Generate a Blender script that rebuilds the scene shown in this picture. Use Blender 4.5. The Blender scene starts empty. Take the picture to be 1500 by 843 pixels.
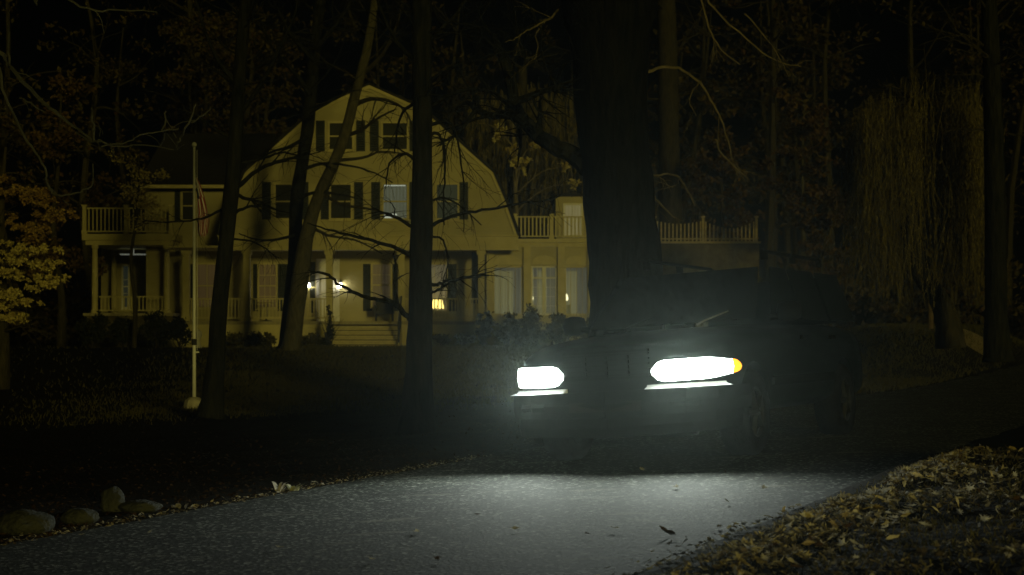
import bpy, bmesh, math, random
from mathutils import Vector, noise, Matrix

R = math.radians
S = bpy.context.scene
COL = S.collection
F = 2280.0            # focal length in photo pixels (1500 wide)
ZC = 1.1              # camera height
HV = 495.0            # horizon row
rng = random.Random(7)


def at(u, v, Y):
    """photo pixel + distance -> world point"""
    return Vector(((u - 750) / F * Y, Y, ZC + (HV - v) / F * Y))


# ------------------------------------------------------------------ materials
def mat(name):
    m = bpy.data.materials.new(name)
    m.use_nodes = True
    nt = m.node_tree
    b = nt.nodes['Principled BSDF']
    return m, nt, b


def link(nt, a, b):
    nt.links.new(a, b)


def noise_mat(name, c1, c2, scale=4.0, rough=0.8, bump=0.0, bscale=None, stretch=(1, 1, 1), detail=5, spec=0.3, metal=0.0, island=0.0):
    m, nt, b = mat(name)
    tc = nt.nodes.new('ShaderNodeTexCoord')
    mp = nt.nodes.new('ShaderNodeMapping')
    mp.inputs['Scale'].default_value = stretch
    link(nt, tc.outputs['Object'], mp.inputs['Vector'])
    n = nt.nodes.new('ShaderNodeTexNoise')
    n.inputs['Scale'].default_value = scale
    n.inputs['Detail'].default_value = detail
    link(nt, mp.outputs[0], n.inputs['Vector'])
    r = nt.nodes.new('ShaderNodeValToRGB')
    r.color_ramp.elements[0].position = 0.32
    r.color_ramp.elements[1].position = 0.68
    r.color_ramp.elements[0].color = (*c1, 1)
    r.color_ramp.elements[1].color = (*c2, 1)
    fac = n.outputs['Fac']
    if island:
        g = nt.nodes.new('ShaderNodeNewGeometry')
        mx = nt.nodes.new('ShaderNodeMix')
        mx.inputs[0].default_value = island
        link(nt, n.outputs['Fac'], mx.inputs[2])
        link(nt, g.outputs['Random Per Island'], mx.inputs[3])
        fac = mx.outputs[0]
        r.color_ramp.elements[0].position = 0.15
        r.color_ramp.elements[1].position = 0.85
    link(nt, fac, r.inputs['Fac'])
    link(nt, r.outputs['Color'], b.inputs['Base Color'])
    b.inputs['Roughness'].default_value = rough
    b.inputs['Specular IOR Level'].default_value = spec
    b.inputs['Metallic'].default_value = metal
    if bump:
        n2 = nt.nodes.new('ShaderNodeTexNoise')
        n2.inputs['Scale'].default_value = bscale or scale * 3
        n2.inputs['Detail'].default_value = 6
        link(nt, mp.outputs[0], n2.inputs['Vector'])
        bp = nt.nodes.new('ShaderNodeBump')
        bp.inputs['Strength'].default_value = bump
        bp.inputs['Distance'].default_value = 0.05
        link(nt, n2.outputs['Fac'], bp.inputs['Height'])
        link(nt, bp.outputs['Normal'], b.inputs['Normal'])
    return m


def leaf_mat(name, cols, rough=0.7, trans=0.25):
    """leaves: colour differs per leaf, a little light passes through"""
    m, nt, b = mat(name)
    g = nt.nodes.new('ShaderNodeNewGeometry')
    r = nt.nodes.new('ShaderNodeValToRGB')
    while len(r.color_ramp.elements) < len(cols):
        r.color_ramp.elements.new(0.5)
    for i, c in enumerate(cols):
        r.color_ramp.elements[i].position = i / max(1, len(cols) - 1)
        r.color_ramp.elements[i].color = (*c, 1)
    link(nt, g.outputs['Random Per Island'], r.inputs['Fac'])
    link(nt, r.outputs['Color'], b.inputs['Base Color'])
    b.inputs['Roughness'].default_value = rough
    b.inputs['Specular IOR Level'].default_value = 0.08
    if trans:
        t = nt.nodes.new('ShaderNodeBsdfTranslucent')
        link(nt, r.outputs['Color'], t.inputs['Color'])
        mx = nt.nodes.new('ShaderNodeMixShader')
        mx.inputs[0].default_value = trans
        link(nt, b.outputs[0], mx.inputs[1])
        link(nt, t.outputs[0], mx.inputs[2])
        link(nt, mx.outputs[0], nt.nodes['Material Output'].inputs['Surface'])
    return m


def emit_mat(name, col, strength):
    m, nt, b = mat(name)
    b.inputs['Base Color'].default_value = (*[min(c, 0.8) for c in col], 1)
    b.inputs['Emission Color'].default_value = (*col, 1)
    b.inputs['Emission Strength'].default_value = strength
    return m


M = {}
# clapboard siding: lap lines as bump plus slight tone drift
m, nt, b = mat('siding')
tc = nt.nodes.new('ShaderNodeTexCoord')
sp = nt.nodes.new('ShaderNodeSeparateXYZ')
link(nt, tc.outputs['Object'], sp.inputs[0])
mu = nt.nodes.new('ShaderNodeMath'); mu.operation = 'MULTIPLY'; mu.inputs[1].default_value = 1 / 0.14
fr = nt.nodes.new('ShaderNodeMath'); fr.operation = 'FRACT'
link(nt, sp.outputs['Z'], mu.inputs[0]); link(nt, mu.outputs[0], fr.inputs[0])
bp = nt.nodes.new('ShaderNodeBump'); bp.inputs['Strength'].default_value = 0.55; bp.inputs['Distance'].default_value = 0.03
bp.invert = True
link(nt, fr.outputs[0], bp.inputs['Height']); link(nt, bp.outputs[0], b.inputs['Normal'])
nz = nt.nodes.new('ShaderNodeTexNoise'); nz.inputs['Scale'].default_value = 0.8; nz.inputs['Detail'].default_value = 6
link(nt, tc.outputs['Object'], nz.inputs['Vector'])
rp = nt.nodes.new('ShaderNodeValToRGB')
rp.color_ramp.elements[0].position = 0.3; rp.color_ramp.elements[1].position = 0.7
rp.color_ramp.elements[0].color = (0.34, 0.30, 0.135, 1); rp.color_ramp.elements[1].color = (0.44, 0.39, 0.18, 1)
link(nt, nz.outputs['Fac'], rp.inputs['Fac']); link(nt, rp.outputs[0], b.inputs['Base Color'])
b.inputs['Roughness'].default_value = 0.7
M['siding'] = m
M['trim'] = noise_mat('trim_paint', (0.44, 0.385, 0.17), (0.52, 0.46, 0.21), 3, 0.6)
M['white'] = noise_mat('white_paint', (0.62, 0.60, 0.52), (0.74, 0.72, 0.64), 3, 0.55)
M['shutter'] = noise_mat('shutter_paint', (0.014, 0.018, 0.016), (0.024, 0.028, 0.024), 6, 0.5)
M['shingle'] = noise_mat('roof_shingle', (0.014, 0.013, 0.011), (0.03, 0.027, 0.022), 5, 0.9, 0.6, 30, (1, 1, 3))
M['porch_wood'] = noise_mat('porch_boards', (0.25, 0.22, 0.13), (0.34, 0.30, 0.17), 5, 0.7, 0.1, 20, (6, 1, 1))
M['step'] = noise_mat('step_boards', (0.38, 0.33, 0.16), (0.48, 0.42, 0.2), 5, 0.7, 0.1, 20, (1, 6, 1))
M['dark'] = noise_mat('dark_interior', (0.01, 0.009, 0.007), (0.02, 0.018, 0.014), 3, 0.9)
M['stone_wall'] = noise_mat('rough_wall', (0.05, 0.042, 0.02), (0.12, 0.1, 0.05), 3, 0.9, 0.6, 6)
M['weathered'] = noise_mat('weathered_wood', (0.26, 0.21, 0.10), (0.40, 0.33, 0.17), 6, 0.8, 0.2, 20)

m, nt, b = mat('window_glass')
b.inputs['Base Color'].default_value = (0.035, 0.036, 0.026, 1); b.inputs['Roughness'].default_value = 0.16
M['glass'] = m
m, nt, b = mat('clear_glass')
nt.nodes.remove(b)
tr = nt.nodes.new('ShaderNodeBsdfTransparent'); tr.inputs[0].default_value = (0.93, 0.95, 0.93, 1)
gl = nt.nodes.new('ShaderNodeBsdfGlossy'); gl.inputs['Roughness'].default_value = 0.03
fz = nt.nodes.new('ShaderNodeFresnel'); fz.inputs[0].default_value = 1.5
mx = nt.nodes.new('ShaderNodeMixShader')
link(nt, fz.outputs[0], mx.inputs[0]); link(nt, tr.outputs[0], mx.inputs[1]); link(nt, gl.outputs[0], mx.inputs[2])
link(nt, mx.outputs[0], nt.nodes['Material Output'].inputs['Surface'])
M['clear'] = m


def curtain_mat(name, col, strength, folds=26.0, base=(0.4, 0.36, 0.28)):
    """a surface with its own glow, modulated by cloth folds"""
    m, nt, b = mat(name)
    tc = nt.nodes.new('ShaderNodeTexCoord')
    w = nt.nodes.new('ShaderNodeTexWave'); w.bands_direction = 'X'
    w.inputs['Scale'].default_value = folds / 6.28 * 0.6; w.inputs['Distortion'].default_value = 1.5; w.inputs['Detail'].default_value = 2
    link(nt, tc.outputs['Object'], w.inputs['Vector'])
    r = nt.nodes.new('ShaderNodeValToRGB')
    r.color_ramp.elements[0].color = (*[c * 0.45 for c in col], 1)
    r.color_ramp.elements[1].color = (*col, 1)
    link(nt, w.outputs['Fac'], r.inputs['Fac'])
    b.inputs['Base Color'].default_value = (*base, 1)
    b.inputs['Roughness'].default_value = 0.8
    link(nt, r.outputs['Color'], b.inputs['Emission Color'])
    b.inputs['Emission Strength'].default_value = strength
    return m


M['curtain_cool'] = curtain_mat('curtain_cool', (0.42, 0.52, 0.50), 0.10, base=(0.2, 0.22, 0.2))
M['pane_sheen'] = curtain_mat('pane_sheen', (0.35, 0.45, 0.36), 0.028, base=(0.06, 0.07, 0.06))  # faint glow put into panes in place of reflected light
M['curtain_bright'] = emit_mat('curtain_bright', (0.72, 0.85, 0.85), 0.30)
M['curtain_warm'] = curtain_mat('curtain_warm', (0.60, 0.46, 0.24), 0.05, base=(0.24, 0.2, 0.12))
M['curtain_pink'] = curtain_mat('curtain_pink', (0.55, 0.36, 0.20), 0.035, base=(0.22, 0.17, 0.11))
M['sheer'] = curtain_mat('sheer_curtain', (0.60, 0.58, 0.44), 0.11, base=(0.55, 0.53, 0.42))  # own glow added to brighten the right wing windows
M['room'] = noise_mat('room_wall', (0.5, 0.47, 0.36), (0.58, 0.54, 0.42), 2, 0.8)
M['room_glow'] = curtain_mat('room_glow', (0.62, 0.55, 0.38), 0.13, base=(0.4, 0.37, 0.28))  # room walls emit; the lamp's light is put into the surface
M['bulb'] = emit_mat('lantern_glow', (1.0, 0.95, 0.76), 40.0)
M['bulb_dim'] = emit_mat('ceiling_glow', (0.85, 0.92, 0.75), 0.10)
M['shade'] = emit_mat('lamp_shade_glow', (1.0, 0.74, 0.20), 2.6)
M['candle'] = emit_mat('candle_glow', (1.0, 0.88, 0.55), 1.9)
M['iron'] = noise_mat('dark_iron', (0.012, 0.012, 0.012), (0.03, 0.03, 0.03), 8, 0.5)

M['bark_dark'] = noise_mat('bark_dark', (0.006, 0.007, 0.005), (0.022, 0.022, 0.015), 6, 0.95, 1.0, 9, (2.5, 2.5, 0.5), spec=0.1)
M['bark_black'] = noise_mat('bark_black', (0.003, 0.0035, 0.0025), (0.012, 0.012, 0.008), 6, 0.95, 1.0, 9, (2.5, 2.5, 0.5), spec=0.05)
M['bark_mid'] = noise_mat('bark_mid', (0.022, 0.02, 0.011), (0.055, 0.047, 0.026), 6, 0.95, 0.8, 12, (2.5, 2.5, 0.5), spec=0.1)
M['bark_pale'] = noise_mat('bark_pale', (0.040, 0.037, 0.019), (0.09, 0.08, 0.042), 6, 0.9, 0.6, 12, (2.5, 2.5, 0.6), spec=0.15)
M['twig_pale'] = noise_mat('twig_pale', (0.10, 0.084, 0.046), (0.20, 0.165, 0.095), 5, 0.8, 0.3, 15)
M['twig_grey'] = noise_mat('twig_grey', (0.035, 0.037, 0.032), (0.09, 0.09, 0.08), 5, 0.8, 0.3, 15)
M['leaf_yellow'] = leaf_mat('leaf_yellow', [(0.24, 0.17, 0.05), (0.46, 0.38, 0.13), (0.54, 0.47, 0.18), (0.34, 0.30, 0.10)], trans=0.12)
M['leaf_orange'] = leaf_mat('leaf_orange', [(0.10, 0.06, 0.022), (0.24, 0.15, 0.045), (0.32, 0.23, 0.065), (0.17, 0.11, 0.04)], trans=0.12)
M['leaf_rust'] = leaf_mat('leaf_rust', [(0.03, 0.02, 0.009), (0.075, 0.044, 0.018), (0.11, 0.072, 0.026), (0.055, 0.044, 0.017)], trans=0.12)
M['leaf_dim'] = leaf_mat('leaf_dim', [(0.022, 0.016, 0.007), (0.055, 0.040, 0.014), (0.085, 0.066, 0.023), (0.045, 0.04, 0.013), (0.07, 0.038, 0.014)], trans=0.12)
M['leaf_willow'] = leaf_mat('leaf_willow', [(0.065, 0.055, 0.018), (0.125, 0.105, 0.034), (0.20, 0.165, 0.056)], trans=0.12)
M['leaf_dark'] = leaf_mat('leaf_dark', [(0.010, 0.014, 0.006), (0.022, 0.026, 0.011), (0.036, 0.036, 0.014)], trans=0.1)
M['leaf_shrub'] = leaf_mat('leaf_shrub', [(0.03, 0.032, 0.012), (0.065, 0.06, 0.02), (0.1, 0.085, 0.03)], trans=0.15)
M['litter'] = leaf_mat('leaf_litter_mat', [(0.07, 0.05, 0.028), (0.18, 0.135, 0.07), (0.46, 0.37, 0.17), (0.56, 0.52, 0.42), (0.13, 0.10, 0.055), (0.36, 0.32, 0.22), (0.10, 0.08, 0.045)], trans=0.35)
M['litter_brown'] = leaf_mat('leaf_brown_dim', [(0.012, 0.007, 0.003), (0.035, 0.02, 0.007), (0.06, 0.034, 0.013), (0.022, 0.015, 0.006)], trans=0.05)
M['litter_yellow'] = leaf_mat('leaf_yellow_fallen', [(0.52, 0.40, 0.13), (0.6, 0.5, 0.22), (0.47, 0.34, 0.12)], trans=0.4)
M['litter_pale'] = leaf_mat('leaf_pale_fallen', [(0.52, 0.49, 0.40), (0.62, 0.59, 0.5), (0.42, 0.38, 0.3)], trans=0.3)
M['litter_dark'] = leaf_mat('leaf_dark_fallen', [(0.05, 0.032, 0.014), (0.09, 0.05, 0.02), (0.035, 0.025, 0.012)], trans=0.1)
M['grass'] = leaf_mat('grass_blade', [(0.042, 0.040, 0.010), (0.06, 0.056, 0.014), (0.078, 0.066, 0.018)], trans=0.1)
M['moss'] = leaf_mat('bank_grass_blade', [(0.06, 0.06, 0.015), (0.14, 0.125, 0.035), (0.24, 0.2, 0.08), (0.10, 0.075, 0.03)], trans=0.3)
M['soil'] = noise_mat('ground_soil', (0.005, 0.004, 0.0015), (0.017, 0.013, 0.005), 1.7, 0.95, 0.7, 14, spec=0.1)
M['rock'] = noise_mat('boulder_rock', (0.028, 0.031, 0.026), (0.065, 0.068, 0.057), 7, 0.92, 0.9, 26)
M['weed'] = leaf_mat('weed_blade', [(0.25, 0.27, 0.10), (0.5, 0.48, 0.34), (0.35, 0.36, 0.1)], trans=0.2)
M['pole'] = noise_mat('pole_white_metal', (0.74, 0.76, 0.74), (0.8, 0.82, 0.8), 4, 0.4)
M['concrete'] = noise_mat('concrete', (0.33, 0.31, 0.24), (0.46, 0.44, 0.35), 9, 0.9, 0.3, 30)
M['flag_red'] = noise_mat('flag_red', (0.26, 0.025, 0.025), (0.34, 0.04, 0.035), 5, 0.8)
M['flag_white'] = noise_mat('flag_white', (0.5, 0.48, 0.44), (0.6, 0.58, 0.54), 5, 0.8)
M['flag_blue'] = noise_mat('flag_blue', (0.012, 0.016, 0.05), (0.02, 0.025, 0.07), 5, 0.8)

# asphalt: aggregate speckle, worn patches, pale scuffs
m, nt, b = mat('asphalt')
tc = nt.nodes.new('ShaderNodeTexCoord')
vo = nt.nodes.new('ShaderNodeTexVoronoi'); vo.inputs['Scale'].default_value = 46
link(nt, tc.outputs['Object'], vo.inputs['Vector'])
r1 = nt.nodes.new('ShaderNodeValToRGB')
els = r1.color_ramp.elements
els[0].position = 0.0; els[0].color = (0.0095, 0.012, 0.0095, 1)
els[1].position = 0.55; els[1].color = (0.024, 0.030, 0.024, 1)
e = els.new(0.86); e.color = (0.05, 0.057, 0.046, 1)
e = els.new(0.955); e.color = (0.34, 0.35, 0.31, 1)
sv = nt.nodes.new('ShaderNodeSeparateColor')
link(nt, vo.outputs['Color'], sv.inputs[0]); link(nt, sv.outputs[0], r1.inputs['Fac'])
n1 = nt.nodes.new('ShaderNodeTexNoise'); n1.inputs['Scale'].default_value = 1.1; n1.inputs['Detail'].default_value = 6
link(nt, tc.outputs['Object'], n1.inputs['Vector'])
mr = nt.nodes.new('ShaderNodeMapRange'); mr.inputs[1].default_value = 0.3; mr.inputs[2].default_value = 0.7; mr.inputs[3].default_value = 0.68; mr.inputs[4].default_value = 1.25
link(nt, n1.outputs['Fac'], mr.inputs[0])
mm = nt.nodes.new('ShaderNodeMix'); mm.data_type = 'RGBA'; mm.blend_type = 'MULTIPLY'; mm.inputs[0].default_value = 1
link(nt, r1.outputs[0], mm.inputs[6])
cmb = nt.nodes.new('ShaderNodeCombineColor')
for i in range(3):
    link(nt, mr.outputs[0], cmb.inputs[i])
link(nt, cmb.outputs[0], mm.inputs[7])
mp = nt.nodes.new('ShaderNodeMapping'); mp.inputs['Rotation'].default_value = (0, 0, R(-18)); mp.inputs['Scale'].default_value = (1.1, 4.0, 1)
link(nt, tc.outputs['Object'], mp.inputs['Vector'])
n2 = nt.nodes.new('ShaderNodeTexNoise'); n2.inputs['Scale'].default_value = 1.0; n2.inputs['Detail'].default_value = 8; n2.inputs['Roughness'].default_value = 0.65
link(nt, mp.outputs[0], n2.inputs['Vector'])
r2 = nt.nodes.new('ShaderNodeValToRGB')
r2.color_ramp.elements[0].position = 0.59; r2.color_ramp.elements[0].color = (0, 0, 0, 1)
r2.color_ramp.elements[1].position = 0.66; r2.color_ramp.elements[1].color = (0.75, 0.75, 0.75, 1)
link(nt, n2.outputs['Fac'], r2.inputs['Fac'])
m3 = nt.nodes.new('ShaderNodeMix'); m3.data_type = 'RGBA'
link(nt, r2.outputs[0], m3.inputs[0]); link(nt, mm.outputs[2], m3.inputs[6]); m3.inputs[7].default_value = (0.22, 0.21, 0.17, 1)
wn = nt.nodes.new('ShaderNodeTexNoise'); wn.inputs['Scale'].default_value = 2.5; wn.inputs['Detail'].default_value = 5
link(nt, tc.outputs['Object'], wn.inputs['Vector'])
wm = nt.nodes.new('ShaderNodeMix'); wm.data_type = 'RGBA'; wm.blend_type = 'ADD'; wm.inputs[0].default_value = 0.45
link(nt, tc.outputs['Object'], wm.inputs[6]); link(nt, wn.outputs['Color'], wm.inputs[7])
ck = nt.nodes.new('ShaderNodeTexVoronoi'); ck.feature = 'DISTANCE_TO_EDGE'; ck.inputs['Scale'].default_value = 0.75
link(nt, wm.outputs[2], ck.inputs['Vector'])
rc = nt.nodes.new('ShaderNodeValToRGB')
rc.color_ramp.elements[0].position = 0.004; rc.color_ramp.elements[0].color = (0.25, 0.25, 0.25, 1)
rc.color_ramp.elements[1].position = 0.016; rc.color_ramp.elements[1].color = (1, 1, 1, 1)
link(nt, ck.outputs['Distance'], rc.inputs['Fac'])
m4 = nt.nodes.new('ShaderNodeMix'); m4.data_type = 'RGBA'; m4.blend_type = 'MULTIPLY'; m4.inputs[0].default_value = 1
link(nt, m3.outputs[2], m4.inputs[6]); link(nt, rc.outputs[0], m4.inputs[7])
link(nt, m4.outputs[2], b.inputs['Base Color'])
b.inputs['Roughness'].default_value = 0.85; b.inputs['Specular IOR Level'].default_value = 0.35
bp = nt.nodes.new('ShaderNodeBump'); bp.inputs['Strength'].default_value = 0.5; bp.inputs['Distance'].default_value = 0.006
link(nt, vo.outputs['Distance'], bp.inputs['Height']); link(nt, bp.outputs[0], b.inputs['Normal'])
M['asphalt'] = m

# car
m, nt, b = mat('car_paint')
b.inputs['Base Color'].default_value = (0.004, 0.006, 0.0055, 1); b.inputs['Roughness'].default_value = 0.28
b.inputs['Coat Weight'].default_value = 0.12; b.inputs['Specular IOR Level'].default_value = 0.15; b.inputs['Coat Roughness'].default_value = 0.06
nz = nt.nodes.new('ShaderNodeTexNoise'); nz.inputs['Scale'].default_value = 9; nz.inputs['Detail'].default_value = 8
r = nt.nodes.new('ShaderNodeValToRGB'); r.color_ramp.elements[0].color = (0.22,) * 3 + (1,); r.color_ramp.elements[1].color = (0.42,) * 3 + (1,)
link(nt, nz.outputs['Fac'], r.inputs['Fac']); link(nt, r.outputs[0], b.inputs['Roughness'])
M['paint'] = m
M['car_glass'] = noise_mat('car_glass', (0.006, 0.009, 0.008), (0.009, 0.012, 0.011), 3, 0.05, spec=0.25)
M['plastic'] = noise_mat('black_plastic', (0.004, 0.005, 0.0045), (0.008, 0.009, 0.008), 20, 0.6, spec=0.04)
M['tyre'] = noise_mat('tyre_rubber', (0.005, 0.005, 0.005), (0.010, 0.010, 0.010), 12, 0.9, 0.3, 40, spec=0.02)
M['alloy'] = noise_mat('alloy', (0.012, 0.012, 0.012), (0.02, 0.02, 0.02), 6, 0.5, spec=0.1)
M['wiper_glint'] = noise_mat('wiper_glint', (0.2, 0.2, 0.2), (0.3, 0.3, 0.3), 6, 0.4)  # pale colour on one wiper stands in for a glint
M['chrome'] = noise_mat('bumper_strip', (0.7, 0.71, 0.7), (0.8, 0.8, 0.78), 8, 0.4)
LENS_E = 14.0
BEAM = 165.0
M['lens'] = emit_mat('headlamp_glow', (0.88, 1.0, 0.93), LENS_E)
M['amber'] = emit_mat('amber_glow', (1.0, 0.36, 0.02), 2.6)
M['wood_post'] = noise_mat('post_wood', (0.07, 0.05, 0.025), (0.14, 0.1, 0.05), 6, 0.9, 0.3, 20)


# ------------------------------------------------------------------ mesh builder
class MB:
    def __init__(self):
        self.v = []; self.f = []; self.mi = []

    def add(self, vs, fs, mi=0):
        o = len(self.v)
        self.v += [tuple(p) for p in vs]
        self.f += [tuple(i + o for i in f) for f in fs]
        self.mi += [mi] * len(fs)
        return self

    def box(self, x0, x1, y0, y1, z0, z1, mi=0):
        vs = [(x0, y0, z0), (x1, y0, z0), (x1, y1, z0), (x0, y1, z0), (x0, y0, z1), (x1, y0, z1), (x1, y1, z1), (x0, y1, z1)]
        return self.add(vs, [(0, 3, 2, 1), (4, 5, 6, 7), (0, 1, 5, 4), (1, 2, 6, 5), (2, 3, 7, 6), (3, 0, 4, 7)], mi)

    def tube(self, pts, rad, n=6, cap=True, mi=0, rough=0.0, rg=None):
        pts = [Vector(p) for p in pts]
        rings = []
        up = Vector((0, 1, 0))
        for i, p in enumerate(pts):
            d = (pts[min(i + 1, len(pts) - 1)] - pts[max(i - 1, 0)])
            if d.length < 1e-9:
                d = Vector((0, 0, 1))
            d.normalize()
            a = d.cross(up)
            if a.length < 1e-3:
                a = d.cross(Vector((1, 0, 0)))
            a.normalize(); c = d.cross(a).normalized()
            ring = []
            for k in range(n):
                t = 2 * math.pi * k / n
                rr = rad[i]
                if rough:
                    rr *= 1 + rough * noise.noise(Vector((math.cos(t) * 1.6, math.sin(t) * 1.6, i * 0.35 + (rg or 0))))
                ring.append(p + a * math.cos(t) * rr + c * math.sin(t) * rr)
            rings.append(ring)
        vs = [q for ring in rings for q in ring]
        fs = []
        for i in range(len(rings) - 1):
            for k in range(n):
                k2 = (k + 1) % n
                fs.append((i * n + k, i * n + k2, (i + 1) * n + k2, (i + 1) * n + k))
        if cap:
            fs.append(tuple(range(n))[::-1]); fs.append(tuple((len(rings) - 1) * n + k for k in range(n)))
        return self.add(vs, fs, mi)

    def prism(self, poly, y0, y1, mi=0):
        """polygon in x,z extruded along y"""
        n = len(poly)
        vs = [(x, y0, z) for x, z in poly] + [(x, y1, z) for x, z in poly]
        fs = [tuple(range(n)), tuple(range(2 * n - 1, n - 1, -1))]
        for i in range(n):
            j = (i + 1) % n
            fs.append((i, i + n, j + n, j))
        return self.add(vs, fs, mi)

    def lathe(self, prof, c=(0, 0, 0), n=12, mi=0):
        vs = []
        for r_, z in prof:
            for k in range(n):
                t = 2 * math.pi * k / n
                vs.append((c[0] + r_ * math.cos(t), c[1] + r_ * math.sin(t), c[2] + z))
        fs = []
        for i in range(len(prof) - 1):
            for k in range(n):
                k2 = (k + 1) % n
                fs.append((i * n + k, i * n + k2, (i + 1) * n + k2, (i + 1) * n + k))
        fs.append(tuple(range(n))[::-1]); fs.append(tuple((len(prof) - 1) * n + k for k in range(n)))
        return self.add(vs, fs, mi)

    def leaf(self, p, s, rg, flat=0.0, w=0.6, mi=0):
        """a small folded leaf of four points"""
        n = Vector((rg.gauss(0, 1), rg.gauss(0, 1), rg.gauss(0, 1)))
        if flat:
            n = n.lerp(Vector((0, 0, 2.2)), flat)
        n.normalize()
        a = n.orthogonal().normalized()
        a = (Matrix.Rotation(rg.uniform(0, 6.28), 3, n) @ a)
        b_ = n.cross(a)
        p = Vector(p)
        self.add([p, p + a * s * 0.5 + b_ * s * w * 0.5 + n * s * .12, p + a * s, p + a * s * 0.5 - b_ * s * w * 0.5 + n * s * .12], [(0, 1, 2), (0, 2, 3)], mi)

    def build(self, name, mats, parent=None, smooth=False, local=False):
        me = bpy.data.meshes.new(name)
        v = self.v
        if parent is not None and not local:
            px, py, pz = parent.matrix_basis.translation
            v = [(x - px, y - py, z - pz) for x, y, z in v]
        me.from_pydata(v, [], self.f)
        for mm_ in (mats if isinstance(mats, (list, tuple)) else [mats]):
            me.materials.append(mm_)
        if any(self.mi):
            me.polygons.foreach_set('material_index', self.mi)
        if smooth:
            me.polygons.foreach_set('use_smooth', [True] * len(me.polygons))
        me.update()
        o = bpy.data.objects.new(name, me)
        COL.objects.link(o)
        if parent is not None:
            o.parent = parent
        return o


def thing(name, label, cat, loc=(0, 0, 0), group=None):
    o = bpy.data.objects.new(name, None)
    COL.objects.link(o)
    o.location = loc
    o.empty_display_size = 0.2
    o['label'] = label; o['category'] = cat
    if group:
        o['group'] = group
    return o


def tag(o, label, cat, group=None):
    o['label'] = label; o['category'] = cat
    if group:
        o['group'] = group
    return o


def sm(t):
    t = max(0.0, min(1.0, t))
    return t * t * (3 - 2 * t)


# ------------------------------------------------------------------ terrain
def xl(Y):
    return -3.15 + 0.53 * (Y - 9.58)


def xr(Y):
    return 0.607 + 0.5036 * (Y - 7.29)


def base_h(X, Y):
    b_ = -0.04 + 0.045 * max(-8, min(3.2, X))
    t = sm((Y - 28) / 24)
    return b_ * (1 - t) + 0.72 * t


def hgt(X, Y):
    h = base_h(X, Y)
    e = (X - xr(Y)) * 0.893
    el = (xl(Y) - X) * 0.884
    if e > 0:
        k = 1 - sm((Y - 12.0) / 1.8)
        lump = noise.noise(Vector((X * 1.3, Y * 1.3, 0))) * 0.05 + noise.noise(Vector((X * 4, Y * 4, 3))) * 0.018
        h += (0.085 * sm((e - .02) / 0.16) + 0.03 * sm((e - 0.1) / 2.4) + lump * sm(e / 0.5)) * k
    elif el > 0:
        lump = noise.noise(Vector((X * 0.7, Y * 0.7, 5))) * 0.05 + noise.noise(Vector((X * 3, Y * 3, 9))) * 0.015
        h += (0.02 * sm(el / 0.2) + lump * sm(el / 1.0))
    else:
        h -= 0.03 * sm(min(-e, -el) / 0.12)
    if el > 0 and X > 6:
        h += 0.9 * sm((X - 7) / 3) * sm((Y - 32) / 6) * (1 - sm((Y - 42) / 8)) * sm(el / 1.5)
    return h


def steps(a, b_, s0, grow):
    out = [a]; s = s0
    while out[-1] < b_:
        out.append(out[-1] + s); s *= grow
    return out


mb = MB()
xs = sorted(set([round(-q, 3) for q in steps(6, 260, 0.3, 1.12)] + [round(-6 + i * 0.07, 3) for i in range(int(16 / 0.07) + 1)] + [round(q, 3) for q in steps(10.2, 260, 0.3, 1.12)]))
ys = [-20, -8, -2, 1, 2.5, 3.5] + [4.4 + i * 0.07 for i in range(int(13.6 / 0.07))] + steps(18.1, 420, 0.3, 1.06)
vs = [(x, y, hgt(x, y)) for y in ys for x in xs]
nx = len(xs)
fs = [(j * nx + i, j * nx + i + 1, (j + 1) * nx + i + 1, (j + 1) * nx + i) for j in range(len(ys) - 1) for i in range(nx - 1)]
mb.add(vs, fs)
g = mb.build('ground', M['soil'], smooth=True); g['kind'] = 'structure'

mb = MB()
ry = [-6 + i * 0.15 for i in range(int(30 / 0.15))] + [24 + i for i in range(50)]
NC = 15
for Y in ry:
    wl = 0.07 * noise.noise(Vector((Y * 1.1, 0, 1))) + 0.04 * noise.noise(Vector((Y * 4.1, 0, 2)))
    wr = 0.09 * noise.noise(Vector((Y * 1.3, 4, 1))) + 0.05 * noise.noise(Vector((Y * 4.7, 4, 2)))
    a, c = xl(Y) + wl, xr(Y) + wr
    for i in range(NC):
        t = i / (NC - 1)
        X = a + (c - a) * t
        crown = 0.02 * (1 - (2 * t - 1) ** 2)
        mb.v.append((X, Y, base_h(X, Y) + 0.004 + crown))
for j in range(len(ry) - 1):
    for i in range(NC - 1):
        mb.f.append((j * NC + i, j * NC + i + 1, (j + 1) * NC + i + 1, (j + 1) * NC + i)); mb.mi.append(0)
o = mb.build('road', M['asphalt'], smooth=True); o['kind'] = 'structure'


def on_ground(u, v):
    """where the ray of a pixel meets the ground"""
    Y = 4.0
    while Y < 80:
        p = at(u, v, Y)
        if p.z <= hgt(p.x, Y):
            return Vector((p.x, Y, hgt(p.x, Y)))
        Y += 0.02
    return at(u, v, 80)


# ------------------------------------------------------------------ house
YF = 58.0
HX0 = (541 - 750) / F * YF
HZ0 = 0.72
house = thing('house', 'large yellow clapboard gambrel house with dark shutters, front porch and two lit door lamps', 'house', (HX0, YF, HZ0))


def hx(u, d=0.0):
    return (u - 750) / F * (YF + d) - HX0


def hz(v, d=0.0):
    return ZC + (HV - v) / F * (YF + d) - HZ0


def hp(mb_, name, material, parent=house, **k):
    return mb_.build(name, material, parent, local=True, **k)


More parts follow.
